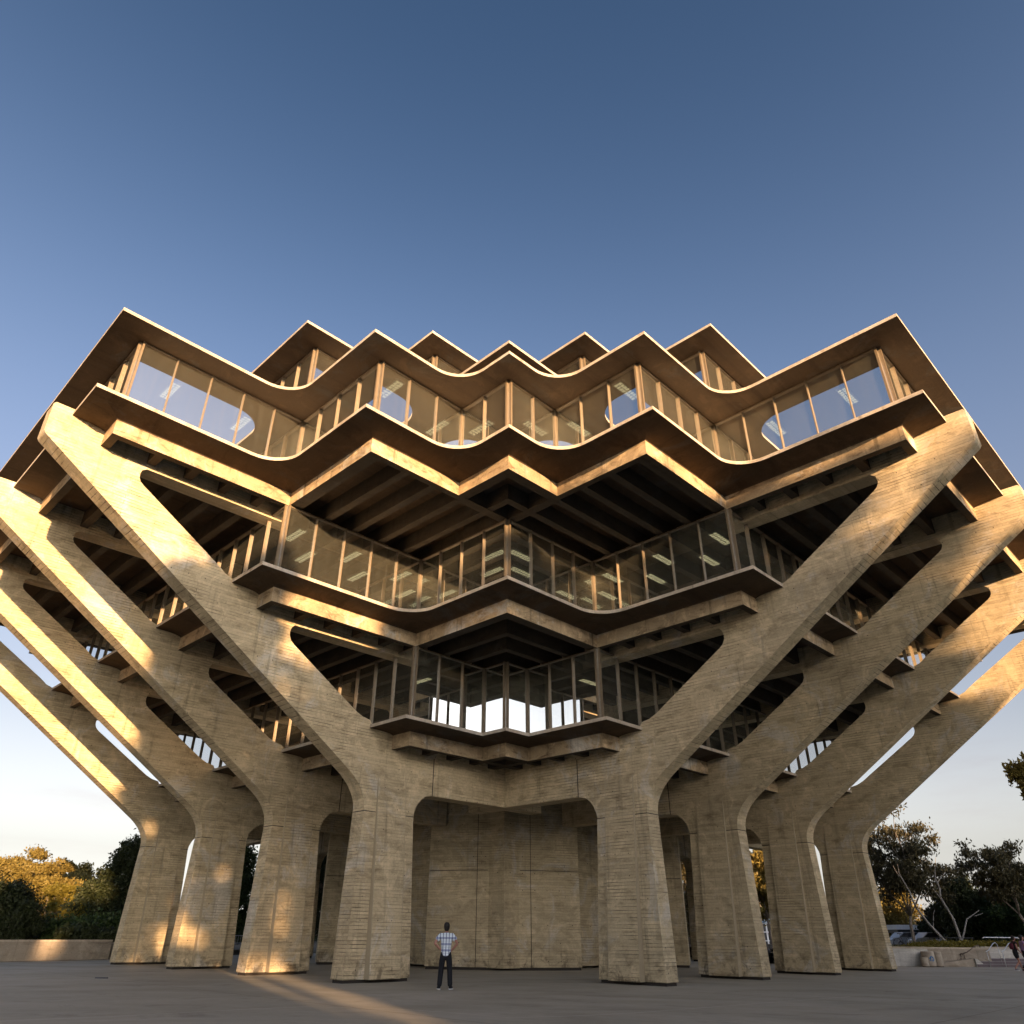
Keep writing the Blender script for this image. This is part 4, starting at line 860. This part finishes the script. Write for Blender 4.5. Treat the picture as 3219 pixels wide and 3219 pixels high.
def plaid():
    t = NT('plaid_shirt'); tc = t.node('ShaderNodeTexCoord'); sp = t.node('ShaderNodeSeparateXYZ'); t.l.new(tc.outputs['Object'], sp.inputs[0])
    def stripe(c, per, off, w): 
        f = t.math('FRACT', t.math('ADD', t.math('DIVIDE', c, per), off)); return t.math('LESS_THAN', t.math('ABSOLUTE', t.math('SUBTRACT', f, .5)), w)
    col = t.mix(t.math('MULTIPLY', stripe(sp.outputs[2], .165, .25, .17), .55), (.80, .84, .86, 1), (.03, .06, .24, 1))
    col = t.mix(t.math('MULTIPLY', stripe(sp.outputs[2], .165, .75, .05), .25), col, (.1, .2, .25, 1))
    col = t.mix(t.math('MULTIPLY', stripe(sp.outputs[0], .092, .5, .13), .80), col, (.012, .022, .13, 1))
    col = t.mix(t.math('MULTIPLY', stripe(sp.outputs[0], .092, .0, .06), .25), col, (.1, .15, .3, 1))
    return t.fin(col, .85, .2)
M_PLAID = plaid()
def person(loc, rz, scale, pose, label, group, shirt, bottoms, hair, shoe_m, sole_m, sleeve=.55, shorts=False, long_hair=False):
    root = empty('person', loc, rz); root.scale = (scale,)*3; tag(root, label, 'person', group)
    J = dict(pose)
    def V(k): return Vector(J[k])
    sk = {'pelvis': (J['pelvis'], (.125, .095)), 'waist': (J['waist'], (.118, .088)), 'chest': (J['chest'], (.145, .10)), 'neckb': (J['neckb'], (.06, .06)), 'neck': (J['neck'], .052),
          'jaw': (J['jaw'], (.066, .078)), 'head': (J['head'], (.084, .10)), 'crown': (J['crown'], (.06, .07)),
          'nose': (V('jaw')*.45+V('head')*.55+V('face')*.115, .016)}
    ed = [('pelvis', 'waist'), ('waist', 'chest'), ('chest', 'neckb'), ('neckb', 'neck'), ('neck', 'jaw'), ('jaw', 'head'), ('head', 'crown')]
    for s in 'lr':
        sk.update({'sh'+s: (J['sh'+s], .056), 'el'+s: (J['el'+s], .046), 'wr'+s: (J['wr'+s], .034), 'pm'+s: (J['pm'+s], (.036, .020)), 'hp'+s: (J['hp'+s], .088), 'kn'+s: (J['kn'+s], .055), 'an'+s: (J['an'+s], .038), 'to'+s: (J['to'+s], (.040, .028))})
        ed += [('chest', 'sh'+s), ('sh'+s, 'el'+s), ('el'+s, 'wr'+s), ('wr'+s, 'pm'+s), ('pelvis', 'hp'+s), ('hp'+s, 'kn'+s), ('kn'+s, 'an'+s), ('an'+s, 'to'+s)]
        hd = (V('pm'+s)-V('wr'+s)).normalized(); sd = hd.cross(V('curl'+s)).normalized(); cu = V('curl'+s)
        for i, ln in enumerate((.072, .085, .080, .062)):
            b = V('pm'+s)+hd*.035+sd*(.026-.0175*i)
            sk['f%d%s' % (i, s)] = (b+hd*ln*.5+cu*.012, .009); sk['g%d%s' % (i, s)] = (b+hd*ln*.85+cu*.038, .0075); sk['k%d%s' % (i, s)] = (b, .0105)
            ed += [('pm'+s, 'k%d%s' % (i, s)), ('k%d%s' % (i, s), 'f%d%s' % (i, s)), ('f%d%s' % (i, s), 'g%d%s' % (i, s))]
        b = V('pm'+s)*.6+V('wr'+s)*.4+sd*.03; sk['t0'+s] = (b, .012); sk['t1'+s] = (b+sd*.03+hd*.03+cu*.01, .010); sk['t2'+s] = (b+sd*.035+hd*.06+cu*.02, .008)
        ed += [('pm'+s, 't0'+s), ('t0'+s, 't1'+s), ('t1'+s, 't2'+s)]
    sk.pop('nose')
    body = skin('body', sk, ed, M_SKIN, root, 2)
    # face and ears
    fv = V('face'); hv = V('head'); rv = fv.cross(Vector((0, 0, 1))).normalized()
    def ell(name, c, r, mat, par):
        mb = MB(); n = 10; m = 6; vs = []; fs = []
        for i in range(m+1):
            for k in range(n): t = math.pi*i/m; a = 2*math.pi*k/n; vs.append(Vector(c)+Vector((r[0]*math.sin(t)*math.cos(a), r[1]*math.sin(t)*math.sin(a), r[2]*math.cos(t))))
        for i in range(m):
            for k in range(n): fs.append((i*n+k, i*n+(k+1) % n, (i+1)*n+(k+1) % n, (i+1)*n+k))
        mb.add(vs, fs); return obj(name, mb.me(name, None, True), mat, par)
    for s in (-1, 1): ell('ear', hv+rv*s*.078-Vector((0, 0, .015)), (.014, .022, .032), M_SKIN, root); ell('eye', hv+fv*.088+rv*s*.03+Vector((0, 0, -.005)), (.013, .010, .009), M_SOLE, root)
    ell('nose', hv+fv*.103-Vector((0, 0, .03)), (.015, .018, .022), M_SKIN, root); ell('mouth', V('jaw')+fv*.075, (.024, .010, .007), M_RED, root)
    # hair: a cap over the back and top of the head
    bv = Vector((fv.x, fv.y, 0)); hc = {'n': (V('neck')-bv*.035+Vector((0, 0, .005)), (.062, .05)), 'a': (V('jaw')-bv*.045+Vector((0, 0, .01)), (.088, .08)), 'b': (hv-bv*.030+Vector((0, 0, .01)), (.105, .112)), 'c': (V('crown')-bv*.012+Vector((0, 0, .005)), (.095, .105)), 'e': (V('crown')+Vector((0, 0, .05)), (.05, .055))}
    he = [('n', 'a'), ('a', 'b'), ('b', 'c'), ('c', 'e')]
    if long_hair: hc['d'] = (V('neckb')-fv*.09, (.07, .04)); he.append(('a', 'd'))
    skin('hair', hc, he, hair, root, 2)
    # shirt with open hem, short sleeves
    hem = V('pelvis')-Vector((0, 0, .115))
    sh = {'hem': (hem, (.178, .140)), 'hip': (V('pelvis')+Vector((0, 0, .03)), (.165, .128)), 'waist': (J['waist'], (.158, .122)), 'chest': (J['chest'], (.185, .128)), 'neckb': (V('neckb')+Vector((0, 0, .01)), (.095, .085))}
    se = [('hem', 'hip'), ('hip', 'waist'), ('waist', 'chest'), ('chest', 'neckb')]
    for s in 'lr':
        sh['sh'+s] = (J['sh'+s], .082); sh['sl'+s] = (V('sh'+s).lerp(V('el'+s), sleeve+.14), .080); se += [('chest', 'sh'+s), ('sh'+s, 'sl'+s)]
    so = skin('shirt', sh, se, shirt, root, 2)
    mb = MB(); nb = V('neckb'); mb.lathe([(.068, -.01), (.076, .03), (.066, .035)], nb+Vector((0, 0, .0)), 14); obj('collar', mb.me('collar', None, True), shirt, so)
    tr = {'belt': (V('pelvis')+Vector((0, 0, .15)), (.140, .11)), 'pelvis': (V('pelvis')-Vector((0, 0, .02)), (.138, .108))}; te = [('belt', 'pelvis')]
    for s in 'lr':
        tr['hp'+s] = (J['hp'+s], .115); te += [('pelvis', 'hp'+s)]
        if shorts: tr['kn'+s] = (V('hp'+s).lerp(V('kn'+s), .62), .095); te += [('hp'+s, 'kn'+s)]
        else: tr['kn'+s] = (J['kn'+s], .086); tr['an'+s] = (V('an'+s)+Vector((0, 0, -.03)), .080); te += [('hp'+s, 'kn'+s), ('kn'+s, 'an'+s)]
    skin('shorts' if shorts else 'trousers', tr, te, bottoms, root, 2)
    for s in 'lr':
        a, t_ = V('an'+s), V('to'+s); d = Vector(((t_-a).x, (t_-a).y, 0)).normalized(); g = min(a.z-.085, t_.z-.03)
        shoe = skin('shoe', {'h': (Vector((a.x, a.y, g+.065))-d*.03, (.046, .05)), 'm': (Vector((a.x, a.y, g+.058))+d*.09, (.05, .042)), 't': (Vector((a.x, a.y, g+.045))+d*.17, (.045, .032))}, [('h', 'm'), ('m', 't')], shoe_m, root, 2)
        mb = MB(); n = Vector((-d.y, d.x, 0)); c = Vector((a.x, a.y, g+.012))+d*.07; vs = []
        for z in (-.012, .016):
            for k in range(14): t = 2*math.pi*k/14; vs.append(c+d*.155*math.cos(t)+n*.056*math.sin(t)+Vector((0, 0, z)))
        mb.add(vs, [tuple(range(14))[::-1], tuple(range(14, 28))]+[(k, (k+1) % 14, 14+(k+1) % 14, 14+k) for k in range(14)]); obj('sole', mb.me('sole'), sole_m, shoe)
    return root
stand = dict(pelvis=(0, 0, .93), waist=(.0, .01, 1.10), chest=(0, .005, 1.34), neckb=(0, -.005, 1.475), neck=(0, .0, 1.53), jaw=(0, .012, 1.60), head=(0, -.002, 1.675), crown=(0, -.025, 1.745), face=(0, .93, .36),
    shl=(-.185, -.005, 1.43), ell=(-.355, -.09, 1.22), wrl=(-.185, .0, 1.065), pml=(-.135, .045, 1.035), curll=(0, .8, -.5), shr=(.185, -.005, 1.43), elr=(.355, -.09, 1.22), wrr=(.195, .0, 1.055), pmr=(.145, .045, 1.025), curlr=(0, .8, -.5),
    hpl=(-.095, 0, .88), knl=(-.135, .015, .49), anl=(-.165, -.02, .095), tol=(-.20, .10, .04), hpr=(.095, 0, .88), knr=(.135, .015, .49), anr=(.165, -.02, .095), tor=(.20, .10, .04))
person(W(17.45, 14.82, 0), rad(45), 1.02, stand, 'man seen from behind in a blue and white plaid shirt, hands on hips', None, M_PLAID, M_BLACK, M_HAIR, M_BLACK, M_SOLE)
walk = dict(pelvis=(0, 0, .92), waist=(0, .03, 1.09), chest=(0, .06, 1.33), neckb=(0, .08, 1.46), neck=(0, .10, 1.52), jaw=(0, .13, 1.575), head=(0, .13, 1.655), crown=(0, .12, 1.73), face=(0, .98, -.2),
    shl=(-.17, .06, 1.41), ell=(-.21, .0, 1.14), wrl=(-.17, .16, .96), pml=(-.15, .22, .92), curll=(.6, .2, -.2), shr=(.17, .06, 1.41), elr=(.22, .05, 1.13), wrr=(.19, .20, .94), pmr=(.18, .26, .90), curlr=(-.6, .2, -.2),
    hpl=(-.09, 0, .87), knl=(-.10, .16, .48), anl=(-.10, .22, .10), tol=(-.10, .36, .05), hpr=(.09, 0, .87), knr=(.10, .02, .47), anr=(.10, -.30, .15), tor=(.10, -.18, .05))
M_MAR = plain('maroon_cloth', (.10, .012, .025, 1), .8); M_PUR = plain('lilac_cloth', (.28, .17, .30, 1), .8); M_SHOEG = plain('grey_shoe', (.16, .14, .16, 1), .7)
wk = person(W(-16.7, 22.15, 0), rad(-45), .93, walk, 'walker with a maroon backpack and black shorts at the right edge', 'people walking at the right edge', M_BLACK, M_BLACK, M_HAIR, M_SHOEG, M_SOLE, sleeve=.12, shorts=True)
bp_ = person(W(-16.88, 22.50, 0), rad(-50), .95, walk, 'walker in a lilac top with long dark hair, cut by the right edge', 'people walking at the right edge', M_PUR, M_BLACK, M_HAIR, M_BLACK, M_MAR, sleeve=.3, long_hair=True)
bk_ = empty('backpack', wk.location, rad(-45)); tag(bk_, 'maroon backpack worn by the walker at the right edge', 'backpack')
bm_ = skin('bag', {'a': ((0, -.12, .98), (.15, .09)), 'b': ((0, -.11, 1.15), (.16, .11)), 'c': ((0, -.07, 1.33), (.12, .07))}, [('a', 'b'), ('b', 'c')], M_MAR, bk_, 2)
for s in (-1, 1):
    mb = MB(); mb.tube([(s*.11, -.02, 1.34), (s*.12, .08, 1.40), (s*.12, .17, 1.30), (s*.12, .14, 1.12), (s*.13, .0, 1.02)], .018, 6); obj('strap', mb.me('strap'), M_MAR, bk_)
# small dropped stick on the plaza
stk = MB(); stk.box((0, 0, .02), rt*.22, bk*.035, (0, 0, .02)); o = obj('wood_scrap', stk.me('wood_scrap'), M_DARKM, None, W(23.2, 2.6, 0)); tag(o, 'short dark scrap of wood lying on the plaza at left', 'scrap')
